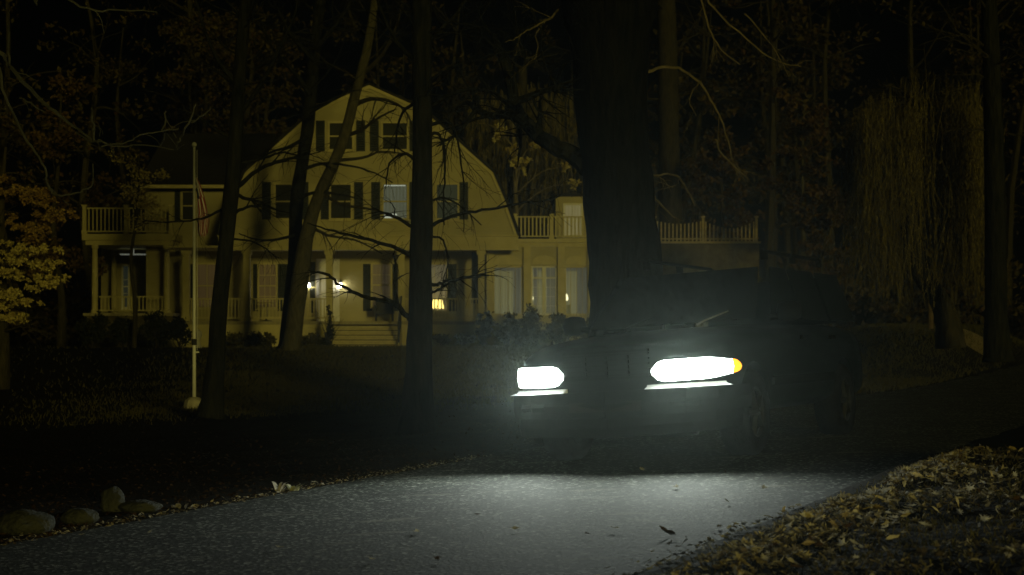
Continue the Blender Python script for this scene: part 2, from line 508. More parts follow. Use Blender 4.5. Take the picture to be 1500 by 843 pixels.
def wall_open(mb_, x0, x1, z0, z1, y0, y1, holes):
    """a wall slab with rectangular openings"""
    X = sorted(set([x0, x1] + [h for q in holes for h in (q[0], q[1])]))
    Z = sorted(set([z0, z1] + [h for q in holes for h in (q[2], q[3])]))
    for i in range(len(X) - 1):
        for j in range(len(Z) - 1):
            cx, cz = (X[i] + X[i + 1]) / 2, (Z[j] + Z[j + 1]) / 2
            if any(q[0] < cx < q[1] and q[2] < cz < q[3] for q in holes):
                continue
            mb_.box(X[i], X[i + 1], y0, y1, Z[j], Z[j + 1])


def window(x0, x1, z0, z1, y, pane_mat, cols=1, rows=2, parent=house, trim=None, meet=True):
    """casing, sashes and sill as one window part; the glass is its sub-part; y is the wall face"""
    w = 0.075
    mb_ = MB()
    mb_.box(x0 - w, x0, y - .05, y + .01, z0 - w, z1 + w); mb_.box(x1, x1 + w, y - .05, y + .01, z0 - w, z1 + w)
    mb_.box(x0, x1, y - .05, y + .01, z1, z1 + w); mb_.box(x0 - .1, x1 + .1, y - .09, y + .01, z0 - w - .04, z0 - w)
    mb_.box(x0, x1, y - .047, y + .01, z0 - w, z0)
    zc = (z0 + z1) / 2
    if meet:
        mb_.box(x0, x1, y - .04, y - .006, zc - .025, zc + .025)
    for i in range(1, cols):
        xx = x0 + (x1 - x0) * i / cols
        mb_.box(xx - .012, xx + .012, y - .034, y - .006, z0, z1)
    for j in range(1, rows):
        if meet and abs(j / rows - .5) < .01:
            continue
        zz = z0 + (z1 - z0) * j / rows
        mb_.box(x0, x1, y - .030, y - .006, zz - .012, zz + .012)
    o = hp(mb_, 'window', trim or M['trim'], parent)
    p = MB().box(x0, x1, y - .02, y - .012, z0, z1)
    hp(p, 'pane', pane_mat, o)
    return o


def shutter(x0, x1, z0, z1, y):
    mb_ = MB()
    f = .05
    mb_.box(x0, x0 + f, y - .04, y - .003, z0, z1); mb_.box(x1 - f, x1, y - .04, y - .003, z0, z1)
    for zz in (z0, (z0 + z1) / 2 - f / 2, z1 - f):
        mb_.box(x0 + f, x1 - f, y - .037, y - .003, zz, zz + f)
    n = int((z1 - z0) / .09)
    for i in range(n):
        zz = z0 + f + (z1 - z0 - 2 * f) * i / n
        mb_.add([(x0 + f, y - .032, zz), (x1 - f, y - .032, zz), (x1 - f, y - .008, zz + .085), (x0 + f, y - .008, zz + .085)], [(0, 1, 2, 3)])
    return hp(mb_, 'shutter', M['shutter'])


def railing(x0, x1, y, z0, z1, name='railing', sp_=0.13, bal=.018, top=.05, material=None, dip=0.0, parent=house):
    mb_ = MB()
    n = max(2, int((x1 - x0) / sp_))
    mb_.box(x0, x1, y - .03, y + .03, z0 + .08, z0 + .13)
    if not dip:
        mb_.box(x0, x1, y - .045, y + .045, z1 - top, z1)
    for i in range(n + 1):
        xx = x0 + (x1 - x0) * (i + .5) / (n + 1)
        t = (i + .5) / (n + 1)
        zt = z1 - top + .002 - dip * math.sin(math.pi * t)
        mb_.box(xx - bal, xx + bal, y - .017, y + .017, z0 + .125 if not dip else z0, zt)
    return hp(mb_, name, material or M['trim'], parent)


def post(x, y, z0, z1, w=.09, name='post', cap=True, material=None, base=True):
    mb_ = MB()
    mb_.box(x - w, x + w, y - w, y + w, z0, z1)
    if cap:
        mb_.box(x - w - .03, x + w + .03, y - w - .03, y + w + .03, z1, z1 + .05)
    if base:
        mb_.box(x - w - .025, x + w + .025, y - w - .025, y + w + .025, z0 + .002, z0 + .14)
    return hp(mb_, name, material or M['trim'])


Z2 = hz(365)             # underside of the upper floor band
ZB = hz(347)
PF = hz(471)             # porch floor
# gable profile (right half) - symmetrical
half = [(1.95, hz(159)), (4.62, hz(253)), (5.05, hz(292)), (5.55, ZB)]
apex = (0, hz(125))
prof = [(-x, z) for x, z in reversed(half)] + [apex] + half
mb = MB(); mb.prism(prof, 0, 0.25)
hp(mb, 'gable_wall', M['siding'])
mb = MB()
mb.box(-5.62, 5.55, -.05, 0.3, Z2, ZB - .003)
mb.box(-5.66, 5.58, -.11, 0.3, ZB - .002, ZB + .06)
mb.box(-5.64, 5.56, -.08, .25, Z2 - .05, Z2 - .002)
hp(mb, 'cornice_band', M['trim'])
# roof over the main block with overhang, profile thickness outward
outer = [(x * 1.008 + (0.05 if x > 0 else -0.05 if x < 0 else 0), z + .07) for x, z in prof]
mb = MB()
n = len(prof)
for i in range(n - 1):
    (a, az), (c, cz) = prof[i], prof[i + 1]
    (oa, oaz), (oc, ocz) = outer[i], outer[i + 1]
    q = [(a, az + .004), (c, cz + .004), (oc, ocz), (oa, oaz)]
    mb.prism(q, -.12, 11.0)
hp(mb, 'roof', M['shingle'])
mb = MB()
for i in range(n - 1):       # rake boards
    (a, az), (c, cz) = prof[i], prof[i + 1]
    d = Vector((c - a, cz - az)).normalized(); nn = Vector((d.y, -d.x)) * .12
    mb.prism([(a, az), (c, cz), (c + nn.x, cz + nn.y), (a + nn.x, az + nn.y)], -.05 - .002 * i, -.003)
hp(mb, 'rake_trim', M['trim'])
# body of the house behind, ground floor walls under the upper floor
D1 = 2.4
fx0, fx1 = hx(262, D1), hx(712, D1)
win_l = (hx(380, D1), hx(404, D1), hz(450, D1), hz(388, D1))
win_m = (hx(546, D1), hx(572, D1), hz(448, D1), hz(388, D1))
win_r = (hx(619, D1), hx(654, D1), hz(455, D1), hz(388, D1))
win_ll = (hx(290, D1), hx(317, D1), hz(450, D1), hz(388, D1))
mb = MB()
wall_open(mb, fx0, fx1, PF - .2, Z2 + .3, D1, D1 + .2, [win_r])
hp(mb, 'porch_wall', M['siding'])
mb = MB(); mb.box(-5.3, 5.3, D1 + 1.6, 10.8, 0, ZB)
hp(mb, 'rear_wall', M['siding'])
mb = MB(); mb.box(fx0, 5.5, -.02, D1, Z2 + .05, Z2 + .12)
hp(mb, 'porch_ceiling', M['trim'])
mb = MB(); mb.box(fx0 - .2, hx(708), -.1, D1 + .2, PF - .12, PF)
hp(mb, 'porch_floor', M['porch_wood'])
mb = MB()
mb.box(fx0 - .15, hx(488), -.06, .06, PF - .42, PF - .122); mb.box(hx(588), hx(706), -.06, .06, PF - .42, PF - .122)
mb.box(fx0 - .15, hx(488), -.03, .03, -.2, PF - .422); mb.box(hx(588), hx(706), -.03, .03, -.2, PF - .422)
hp(mb, 'porch_skirt', M['trim'])
# steps
sx0, sx1 = hx(490), hx(586)
for i in range(5):
    mb = MB()
    zt = PF - (i + 1) * PF / 5.6
    y0 = -.1 - (i + 1) * .29
    mb.box(sx0 - .01 * i, sx1 + .01 * i, y0, -.1 - .29 * i, zt - .085, zt)
    mb.box(sx0 + .03, sx1 - .03, y0 + .11, y0 + .14, zt - .15, zt - .088)
    hp(mb, 'stair_tread', M['step'])
mb = MB(); mb.box(sx0 + .02, sx1 - .02, -.12, -.08, -.2, PF - .2)  # dark board behind the treads; gap shade put into its colour
hp(mb, 'stair_shade_board', M['dark'])
for sx in (sx0 - .09, sx1 + .03):     # stringers
    mb = MB()
    pts = [(-.1, PF - .14), (-1.62, .16), (-1.62, -.2), (-.1, -.2)]
    vs = [(sx, y, z) for y, z in pts] + [(sx + .06, y, z) for y, z in pts]
    mb.add(vs, [(0, 1, 2, 3), (7, 6, 5, 4), (0, 4, 5, 1), (1, 5, 6, 2), (2, 6, 7, 3), (3, 7, 4, 0)])
    hp(mb, 'stair_stringer', M['trim'])
mb = MB()
mb.tube([(sx1 + .06, -.1, PF + .92), (sx1 + .06, -1.55, .95)], [.035, .035], 6)
mb.tube([(sx1 + .06, -1.5, -.1), (sx1 + .06, -1.5, .99)], [.04, .04], 6)
for i in range(1, 9):
    y = -.1 - i * .16
    mb.tube([(sx1 + .06, y, PF - .02 - i * .1), (sx1 + .06, y, PF + .92 - i * .1)], [.012, .012], 4)
hp(mb, 'stair_rail', M['iron'])
# columns
for u in (272, 361, 482, 588, 705):
    x = hx(u)
    mb = MB()
    w = .12
    mb.box(x - w, x + w, .02, .02 + 2 * w, PF, Z2 - .052)
    mb.box(x - w - .04, x + w + .04, -.02, .06 + 2 * w, PF + .002, PF + .2)
    mb.box(x - w - .05, x + w + .05, -.03, .07 + 2 * w, Z2 - .2, Z2 - .054)
    hp(mb, 'porch_column', M['trim'])
for a, c in ((272, 361), (361, 482), (588, 705)):
    railing(hx(a) + .13, hx(c) - .13, .14, PF + .02, hz(437))
# upper windows
for (s0, w0, w1, s1) in ((384, 404, 427, 439), (470, 485, 514, 519), (544, 562, 596, 600), (618, 640, 670, 673)):
    lit = s0 == 544
    window(hx(w0), hx(w1), hz(320), hz(271), 0, M['curtain_cool'] if lit else M['pane_sheen'] if s0 == 618 else M['glass'])
    shutter(hx(s0), hx(s0 + 13), hz(322), hz(267), 0); shutter(hx(s1), hx(s1 + 13), hz(322), hz(267), 0)
    if lit:
        mb = MB().box(hx(w0) + .03, hx(w0) + .5, -.027, -.022, hz(320), hz(313.5))
        hp(mb, 'curtain_gap', M['curtain_bright'])
        mb = MB().box(hx(w0) + .03, hx(w1) - .05, -.0275, -.0225, hz(273), hz(271.5))
        hp(mb, 'curtain_gap', M['curtain_bright'])
for (s0, w0, w1, s1) in ((463, 483, 516, 522), (542, 561, 596, 600)):
    window(hx(w0), hx(w1), hz(219), hz(181), 0, M['glass'])
    shutter(hx(s0), hx(s0 + 13), hz(222), hz(177), 0); shutter(hx(s1), hx(s1 + 13), hz(222), hz(177), 0)
# ground floor windows and shutters on the recessed wall
window(*win_l, D1, M['curtain_pink'], 3, 4)
window(*win_m, D1, M['curtain_warm'], 2, 4)
window(*win_ll, D1, M['curtain_pink'], 2, 2)
window(*win_r, D1 + .02, M['clear'], 2, 2)
for a, c in ((371, 378), (407, 421), (532, 545), (575, 587), (656, 669), (276, 284), (604, 616)):
    shutter(hx(a, D1), hx(c, D1), hz(456, D1), hz(387, D1), D1)
shutter(hx(691, D1), hx(703, D1), hz(445, D1), hz(370, D1), D1)
# room behind the right window; its walls glow in place of lamp light
x0, x1, z0, z1 = win_r
mb = MB()
mb.box(x0 - .6, x1 + .6, D1 + 1.2, D1 + 1.3, z0 - .6, z1 + .3)
mb.box(x0 - .7, x0 - .6, D1 + .2, D1 + 1.3, z0 - .6, z1 + .3); mb.box(x1 + .6, x1 + .7, D1 + .2, D1 + 1.3, z0 - .6, z1 + .3)
mb.box(x0 - .7, x1 + .7, D1 + .2, D1 + 1.3, z0 - .7, z0 - .602); mb.box(x0 - .7, x1 + .7, D1 + .2, D1 + 1.3, z1 + .302, z1 + .4)
hp(mb, 'front_room', M['room_glow'])
# door with sidelight and lanterns
dx0, dx1 = hx(468, D1), hx(493, D1)
mb = MB()
zt = hz(384, D1)
mb.box(dx0 - .12, dx0, D1 - .06, D1 - .003, PF, zt + .12); mb.box(dx1, dx1 + .12, D1 - .06, D1 - .003, PF, zt + .12)
mb.box(dx0, dx1, D1 - .06, D1 - .003, zt, zt + .12)
mb.box(dx0, dx1, D1 - .03, D1 - .004, PF + .01, zt)
for a, c in ((.08, .42), (.5, .92)):
    for e0, e1 in ((.08, .46), (.54, .92)):
        mb.box(dx0 + (dx1 - dx0) * e0, dx0 + (dx1 - dx0) * e1, D1 - .045, D1 - .03, PF + (zt - PF) * a, PF + (zt - PF) * c)
door = hp(mb, 'front_door', M['white'])
mb = MB(); mb.lathe([(.0, -.03), (.03, -.02), (.035, 0), (.02, .025), (.0, .03)], (dx1 - .08, D1 - .08, PF + .95), 8)
hp(mb, 'door_knob', M['iron'], door)
window(hx(454, D1), hx(462, D1), PF + .35, zt, D1, M['glass'], 1, 4)
for u in (451.5, 498.5):
    x, z = hx(u, D1 - .15), hz(418, D1 - .15)
    mb = MB()
    mb.box(x - .05, x + .05, D1 - .03, D1 - .002, z - .12, z + .2)
    mb.tube([(x, D1 - .03, z + .18), (x, D1 - .1, z + .22), (x, D1 - .15, z + .14)], [.012] * 3, 6)
    mb.lathe([(.02, .15), (.10, .10), (.105, .09), (.03, .085)], (x, D1 - .15, z), 8)
    mb.lathe([(.04, -.11), (.05, -.1), (.05, -.09), (.03, -.085)], (x, D1 - .15, z), 8)
    lan = hp(mb, 'porch_lantern', M['iron'])
    mb = MB(); mb.lathe([(.03, -.085), (.062, -.05), (.075, .0), (.07, .05), (.03, .084)], (x, D1 - .15, z), 12)
    hp(mb, 'lantern_bulb', M['bulb'], lan, smooth=True)
# left wing: wall, roof and dormer window
DL = 2.62
lx0, lx1 = hx(214, DL), hx(346, DL)
mb = MB(); mb.box(lx0, -4.6, DL, 9, -.2, hz(268, DL)); hp(mb, 'wing_wall', M['siding'])
mb = MB()
ez, rz = hz(271, 2.0), hz(196, 6.5)
ax0, ax1, bx = lx0 - .2, -4.0, -2.2
vs = [(ax0, 2.05, ez), (ax1, 2.05, ez), (bx, 6.5, rz), (ax0 + .1, 6.5, rz), (ax0, 11, ez), (ax1, 11, ez)]
vs += [(x, y, z - .16) for x, y, z in vs]
mb.add(vs, [(0, 1, 2, 3), (3, 2, 5, 4), (0, 6, 7, 1), (0, 3, 9, 6), (3, 4, 10, 9), (6, 9, 8, 7), (9, 10, 11, 8), (4, 5, 11, 10), (1, 7, 8, 2), (2, 8, 11, 5)])
hp(mb, 'roof', M['shingle'])
mb = MB(); mb.box(ax0, -4.9, 1.9, 2.04, ez - .14, ez - .01); hp(mb, 'gutter', M['trim'])
window(hx(268, DL), hx(284, DL), hz(322, DL), hz(282, DL), DL, M['glass'])
shutter(hx(256, DL), hx(264, DL), hz(326, DL), hz(280, DL), DL)
shutter(hx(289, DL), hx(297, DL), hz(326, DL), hz(280, DL), DL)
# left side porch with its deck
DP = 1.2
px0, px1 = hx(122, DP), hx(254, DP)
mb = MB()
mb.box(px0 - .05, px1 + .05, DP, 7, hz(352, DP), hz(343, DP)); mb.box(px0 + .06, px1 - .05, DP + .08, 7, hz(359, DP), hz(352.1, DP))
hp(mb, 'balcony_deck', M['trim'])
mb = MB(); mb.box(px0, px1, DP - .05, 7, hz(463, DP), hz(459, DP)); hp(mb, 'porch_floor', M['porch_wood'])
mb = MB(); mb.box(px0 + .05, px1 - .05, DP + .02, DP + .12, -.3, hz(463.2, DP)); hp(mb, 'porch_skirt', M['stone_wall'])
mb = MB(); mb.box(hx(150, 7), lx0 + .2, 6.8, 7, 0, hz(352, 6.8)); hp(mb, 'rear_wall', M['siding'])
for u, yy in ((139, DP + .15), (244, DP + .15), (167, 5.5)):
    x = hx(u, yy)
    mb = MB(); zb, zt2 = hz(459.5, DP), hz(359.2, DP)
    mb.lathe([(.15, 0), (.15, .12), (.115, .16), (.12, 1.2), (.1, zt2 - zb - .16), (.14, zt2 - zb - .1), (.14, zt2 - zb)], (x, yy, zb), 14)
    hp(mb, 'porch_column', M['trim'], smooth=False)
railing(hx(122, DP) + .1, hx(254, DP) - .1, DP + .15, hz(343, DP), hz(304, DP), 'balcony_railing', .16, .024)
for u in (124, 185, 251):
    post(hx(u, DP + .15), DP + .15, hz(343, DP) + .002, hz(302, DP), .07)
railing(hx(144, DP), hx(239, DP), DP + .15, hz(459, DP), hz(434, DP), 'railing', .15, .02)
window(hx(180, 6.7), hx(187, 6.7), hz(450, 6.7), hz(390, 6.7), 6.8, M['pane_sheen'], 1, 3, trim=M['white'])  # pale door glass; its faint glow stands in for reflected light
mb = MB(); mb.box(hx(178, 4), hx(214, 4), 3.7, 4.1, hz(374, 4), hz(372.5, 4)); mb.box(hx(195, 4), hx(197, 4), 3.85, 3.95, hz(372.4, 4), hz(360, 4)); hp(mb, 'ceiling_lamp', M['bulb_dim'])
# right wing: sunroom with arched transoms
DS = 1.0
rx0, rx1 = hx(715, DS), hx(872, DS)
zs0, zs1 = hz(462, DS), hz(372, DS)
bays = [(722, 766), (778, 816), (827, 862)]
mb = MB()
holes = [(hx(a, DS), hx(c, DS), zs0, hz(390, DS)) for a, c in bays]
wall_open(mb, rx0, rx1, -.2, hz(362, DS), DS, DS + .2, holes)
hp(mb, 'sunroom_wall', M['siding'])
mb = MB(); mb.box(rx0, rx1, DS + .9, DS + .95, 0, hz(362, DS)); hp(mb, 'curtain', M['sheer'])
mb = MB(); mb.box(rx0, rx1, DS + 1.0, 8, 0, hz(362, DS) - .01); hp(mb, 'rear_wall', M['siding'])
mb = MB(); mb.box(rx0 - .2, rx1 + .3, DS - .15, 7, hz(356, DS), hz(350.5, DS)); mb.box(rx0 - .1, rx1 + .2, DS - .06, 7, hz(362, DS), hz(356.1, DS))
hp(mb, 'balcony_deck', M['trim'])
for bi, (a, c) in enumerate(bays):
    x0, x1, z0, z1 = holes[bi]
    mb = MB()
    w = .06
    mb.box(x0, x0 + w, DS + .03, DS + .12, z0, z1); mb.box(x1 - w, x1, DS + .03, DS + .12, z0, z1)
    mb.box(x0 + w, x1 - w, DS + .03, DS + .12, z1 - w, z1); mb.box(x0 + w, x1 - w, DS + .03, DS + .12, z0, z0 + w)
    if bi == 1:
        xm = (x0 + x1) / 2
        mb.box(xm - .07, xm + .07, DS + .028, DS + .122, z0 + w, z1 - w)
        zz = z1 - .45
        mb.box(x0 + w, xm - .07, DS + .03, DS + .12, zz - .03, zz + .03); mb.box(xm + .07, x1 - w, DS + .03, DS + .12, zz - .03, zz + .03)
        for q in (.25, .75):
            xx = x0 + (x1 - x0) * q
            mb.box(xx - .01, xx + .01, DS + .06, DS + .09, z0 + w, z1 - w)
        for q in range(1, 4):
            zq = z0 + (zz - z0) * q / 4
            mb.box(x0 + w, x1 - w, DS + .065, DS + .085, zq - .01, zq + .01)
    else:
        for q in (1, 2, 3):
            xx = x0 + (x1 - x0) * q / 4
            mb.box(xx - .01, xx + .01, DS + .06, DS + .09, z0 + w, z1 - w)
    wdw = hp(mb, 'sunroom_window', M['white'] if bi == 1 else M['trim'])
    mb = MB().box(x0 + w, x1 - w, DS + .07, DS + .08, z0 + w, z1 - w); hp(mb, 'pane', M['clear'], wdw)
    # arched panel over the bay
    mb = MB(); cx = (x0 + x1) / 2; hw = (x1 - x0) / 2 - .03; pts = []
    zb = z1 + .06
    for k in range(13):
        t = math.pi * k / 12
        pts.append((cx + hw * math.cos(t), zb + .34 * math.sin(t) ** .8))
    mb.prism(pts, DS - .035, DS - .003); hp(mb, 'arch_panel', M['trim'])
for u in (718, 772, 822, 866):
    x = hx(u, DS)
    mb = MB(); mb.box(x - .13, x + .13, DS - .12, DS - .004, -.2, hz(362.2, DS))
    mb.box(x - .16, x + .16, DS - .15, DS - .006, hz(392, DS), hz(389, DS))
    hp(mb, 'pilaster', M['trim'])
railing(hx(755, DS), hx(862, DS), DS + .02, hz(350.5, DS), hz(317, DS), 'balcony_railing', .15, .03)
for u in (754, 808, 866):
    post(hx(u, DS), DS + .02, hz(350.4, DS), hz(315.5, DS), .07)
# upper block behind the deck
DU = 4.5
mb = MB(); mb.box(hx(814, DU), hx(900, DU), DU, 8.5, hz(352, DU), hz(288, DU)); hp(mb, 'upper_wall', M['siding'])
mb = MB(); mb.box(hx(811, DU), hx(903, DU), DU - .15, 8.7, hz(288, DU) + .002, hz(284.5, DU)); hp(mb, 'roof', M['shingle'])
window(hx(827, DU), hx(851, DU), hz(344, DU), hz(301, DU), DU, M['sheer'], 2, 2, trim=M['white'])
# terrace to the right, seen through the trees, with the dipping picket rail
DT = 3.0
mb = MB(); mb.box(rx1 + .3, hx(1112, DT), DT, 8, -.2, hz(357, DT)); hp(mb, 'terrace_wall', M['stone_wall'])
mb = MB(); mb.box(rx1 + .3, hx(1114, DT), DT - .1, 8, hz(356.8, DT), hz(354, DT)); hp(mb, 'terrace_deck', M['weathered'])
for a, c in ((885, 957), (960, 1029), (1031, 1107)):
    railing(hx(a, DT), hx(c, DT), DT, hz(354.2, DT), hz(322, DT), 'picket_rail', .16, .028, material=M['weathered'], dip=.30 if a > 1000 else .12)
for u in (959, 1030, 1108):
    post(hx(u, DT), DT, hz(354.1, DT), hz(319, DT), .045, material=M['weathered'], base=False)

# things about the porch
P = lambda x, y, z: (HX0 + x, YF + y, HZ0 + z)
t = thing('table_lamp', 'lit table lamp with yellow shade glowing in the right front window', 'lamp', P(hx(641, D1 + .55), D1 + .55, hz(470, D1)))
mb = MB(); mb.lathe([(.12, .0), (.12, .02), (.03, .05), (.06, .2), (.05, .34), (.015, .42), (.015, .5)], n=10); mb.build('lamp_base', M['white'], t, local=True)
zz = hz(452, D1 + .55) - hz(470, D1); z2 = hz(437.5, D1 + .55) - hz(470, D1)
mb = MB(); mb.lathe([(.25, zz), (.17, z2)], n=16); mb.build('lamp_shade', M['shade'], t, local=True)
mb = MB(); mb.box(-.35, .35, -.2, .25, -.05, -.002); mb.box(-.3, -.25, -.15, -.1, -.6, -.052); mb.box(.25, .3, -.15, -.1, -.6, -.052); mb.box(-.3, -.25, .15, .2, -.6, -.052); mb.box(.25, .3, .15, .2, -.6, -.052)
x, y, z = t.location
st = mb.build('side_table', M['dark'], None); st.location = t.location; tag(st, 'small table under the lit lamp inside the right front window', 'table')
for u, lab in ((779, 'small candle lamp glowing in the left corner of the sunroom middle bay'), (830, 'small candle lamp glowing in the sunroom bay nearest the big trunk')):
    t = thing('candle_lamp', lab, 'candle lamp', P(hx(u, DS + .35), DS + .35, hz(447, DS + .35)), 'candle lamps in the sunroom')
    mb = MB(); mb.lathe([(.07, 0), (.07, .02), (.025, .04), (.025, .16)], n=10); mb.build('candle_base', M['white'], t, local=True)
    mb = MB(); mb.lathe([(.02, .16), (.06, .22), (.05, .32), (.01, .42)], n=10); mb.build('candle_flame', M['candle'], t, local=True)
    mb = MB(); mb.box(-.2, .2, -.15, .15, -.04, -.002); mb.box(-.16, .16, -.12, .12, -1.6, -.042)
    pl = mb.build('plinth', M['room'], None); pl.location = t.location
    tag(pl, 'plinth under the candle lamp ' + ('in the sunroom middle bay' if u < 800 else 'in the sunroom bay nearest the big trunk'), 'plinth', 'plinths in the sunroom')
t = thing('porch_table', 'small round pedestal table on the porch behind the left railing', 'table', P(hx(390, 1.3), 1.3, PF))
mb = MB(); mb.lathe([(.36, .70), (.38, .71), (.38, .735), (.36, .74)], n=18); mb.build('tabletop', M['weathered'], t, local=True)
mb = MB(); mb.lathe([(.24, 0), (.22, .03), (.04, .06), (.035, .698)], n=10); mb.build('pedestal', M['iron'], t, local=True)
t = thing('wicker_armchair', 'dark wicker armchair on the porch at the head of the steps', 'chair', P(hx(563, 1.6), 1.6, PF))
mb = MB(); mb.box(-.30, .30, -.30, .26, .30, .42); mb.build('seat', M['iron'], t, local=True)
mb = MB(); mb.prism([(-.33, .3), (.33, .3), (.36, .8), (.2, .9), (-.2, .9), (-.36, .8)], .262, .32); mb.build('backrest', M['iron'], t, local=True)
for s in (-1, 1):
    mb = MB(); mb.box(min(s * .302, s * .37), max(s * .302, s * .37), -.3, .26, .3, .62); mb.build('arm', M['iron'], t, local=True)
    for yy in (-.27, .25):
        mb = MB(); mb.tube([(s * .32, yy, 0), (s * .31, yy, .299)], [.022, .025], 6); mb.build('leg', M['iron'], t, local=True)

# ------------------------------------------------------------------ trees
def px_path(pts, Y, dy=0.0, rg=None):
    """photo polyline (u, v, radius px) -> points and radii at distance Y, drifting in depth"""
    P_, R_ = [], []
    n = len(pts)
    for i, q in enumerate(pts):
        yy = Y + dy * i / max(1, n - 1) + (rg.uniform(-.12, .12) if rg else 0)
        P_.append(at(q[0], q[1], yy)); R_.append(q[2] / F * yy)
    return P_, R_


def densify(P_, R_, k=3, wob=0.0, rg=None):
    """Catmull-Rom smoothing"""
    A, B = [], []
    n = len(P_)
    for i in range(n - 1):
        p0, p1, p2, p3 = P_[max(i - 1, 0)], P_[i], P_[i + 1], P_[min(i + 2, n - 1)]
        for j in range(k):
            t = j / k
            q = 0.5 * ((2 * p1) + (p2 - p0) * t + (2 * p0 - 5 * p1 + 4 * p2 - p3) * t * t + (3 * p1 - p0 - 3 * p2 + p3) * t ** 3)
            if wob and rg:
                q = q + Vector((rg.gauss(0, wob), rg.gauss(0, wob), rg.gauss(0, wob)))
            A.append(q); B.append(R_[i] + (R_[i + 1] - R_[i]) * t)
    A.append(P_[-1]); B.append(R_[-1])
    return A, B


def twig(mb_, p, d, length, r, depth, rg, droop=0.25, spread=0.8, side=4):
    """a branch with side twigs"""
    n = max(4, int(length / 0.16))
    n = min(n, 9)
    pts = [Vector(p)]; dd = Vector(d).normalized()
    for i in range(n):
        dd = (dd + Vector((rg.gauss(0, .16), rg.gauss(0, .16), rg.gauss(0, .14) - droop * .22))).normalized()
        pts.append(pts[-1] + dd * length / n)
    rad = [max(r * (1 - .85 * i / n), .0022) for i in range(n + 1)]
    mb_.tube(pts, rad, side if depth else 3, cap=False)
    if depth > 0:
        for k in range(rg.randint(3, 5)):
            i = rg.randint(1, n - 1)
            nd = (pts[i + 1] - pts[i]).normalized()
            nd = (nd + Vector((rg.gauss(0, spread), rg.gauss(0, spread), rg.gauss(0, spread) - droop * .4))).normalized()
            twig(mb_, pts[i], nd, length * rg.uniform(.4, .7), rad[i] * .6, depth - 1, rg, droop, spread, 3)
    return pts


def tree_root(name, label, cat, u, v, Y, group=None, z=None):
    p = at(u, v, Y)
    return thing(name, label, cat, (p.x, Y, hgt(p.x, Y) if z is None else z), group)


def trunk_mesh(mb_, pts, Y, n=14, dy=0, rough=.12, seed=0):
    P_, R_ = px_path(pts, Y, dy)
    A, B = densify(P_, R_, 5)
    mb_.tube(A, B, n, rough=rough, rg=seed)
    return A, B


def leafy(mb_, blobs, n, size, rg, flat=0.0, w=.6):
    """leaf clumps in ellipsoids: blobs = (centre, (rx, ry, rz), weight)"""
    tot = sum(b_[2] for b_ in blobs)
    for c, rr, wt in blobs:
        k = int(n * wt / tot)
        nclump = max(3, k // 28)
        cl = []
        for _ in range(nclump):
            while True:
                q = Vector((rg.uniform(-1, 1), rg.uniform(-1, 1), rg.uniform(-1, 1)))
                if .25 < q.length < 1:
                    break
            cl.append(Vector((c[0] + q.x * rr[0], c[1] + q.y * rr[1], c[2] + q.z * rr[2])))
        cs = min(rr) * .20
        for _ in range(k):
            q = rg.choice(cl)
            mb_.leaf((q.x + rg.gauss(0, cs * 1.5), q.y + rg.gauss(0, cs * 1.5), q.z + rg.gauss(0, cs * .8)), size * rg.uniform(.6, 1.25), rg, flat, w)


def px_branches(mb_, paths, Y, rg, twigs=3, dep=1, dys=1.0, n=6, tl=(.3, .8), droop=.2):
    for pth in paths:
        P_, R_ = px_path(pth, Y, rg.uniform(-dys, dys), rg)
        P_[0] = at(pth[0][0], pth[0][1], Y)
        A, B = densify(P_, R_, 4, .006, rg)
        mb_.tube(A, B, n, cap=False)
        for k in range(twigs):
            i = rg.randint(len(A) // 4, len(A) - 2)
            d = (A[i + 1] - A[i]).normalized() + Vector((rg.gauss(0, .6), rg.gauss(0, .6), rg.gauss(0, .6)))
            twig(mb_, A[i], d, rg.uniform(*tl), max(B[i] * .5, .004), dep, rg, droop)


# slender tree left of the gable
rg = random.Random(11)
t = tree_root('bare_tree', 'slender dark bare tree at the left corner of the yellow gable', 'tree', 309, 602, 25)
mb = MB(); trunk_mesh(mb, [(372, -90, 7), (358, 20, 9), (350, 130, 10), (344, 220, 11), (334, 330, 11.5), (323, 430, 12), (317, 520, 13.5), (312, 580, 16), (308, 612, 23)], 25, 12, seed=3)
mb.build('trunk', M['bark_dark'], t, smooth=True)
mb = MB()
px_branches(mb, [
    [(341, 281, 4), (370, 255, 3), (398, 240, 2.6), (428, 232, 2), (455, 222, 1.2)],
    [(342, 284, 3), (362, 292, 2.4), (382, 297, 2), (404, 308, 1.2), (425, 312, .8)],
    [(338, 316, 3), (356, 306, 2.2), (379, 300, 1.6), (398, 296, .9)],
    [(345, 240, 3), (380, 234, 2.2), (410, 224, 1.6), (440, 228, 1), (470, 222, .7)],
    [(350, 170, 4), (385, 120, 3), (410, 70, 2.4), (432, 20, 2), (440, -20, 1.4)],
    [(352, 130, 4), (320, 90, 3), (295, 30, 2.2), (280, -30, 1.6)],
    [(347, 205, 3), (315, 190, 2.2), (290, 170, 1.5), (262, 160, 1)],
    [(332, 350, 2), (360, 352, 1.4), (385, 362, 1), (405, 378, .7)],
    [(340, 300, 2.4), (310, 315, 1.8), (280, 324, 1.4), (235, 325, 1), (210, 322, .7)],
], 25, rg, 5, 1, .8)
for k in range(14):
    i = rg.uniform(-60, 180)
    p = at(353 - i * .05, i, 25)
    twig(mb, p, (rg.choice((-1, 1)) * rg.uniform(.5, 1), rg.gauss(0, .5), rg.uniform(.1, .9)), rg.uniform(.9, 1.9), .016, 2, rg, .12)
mb.build('crown', M['bark_dark'], t)

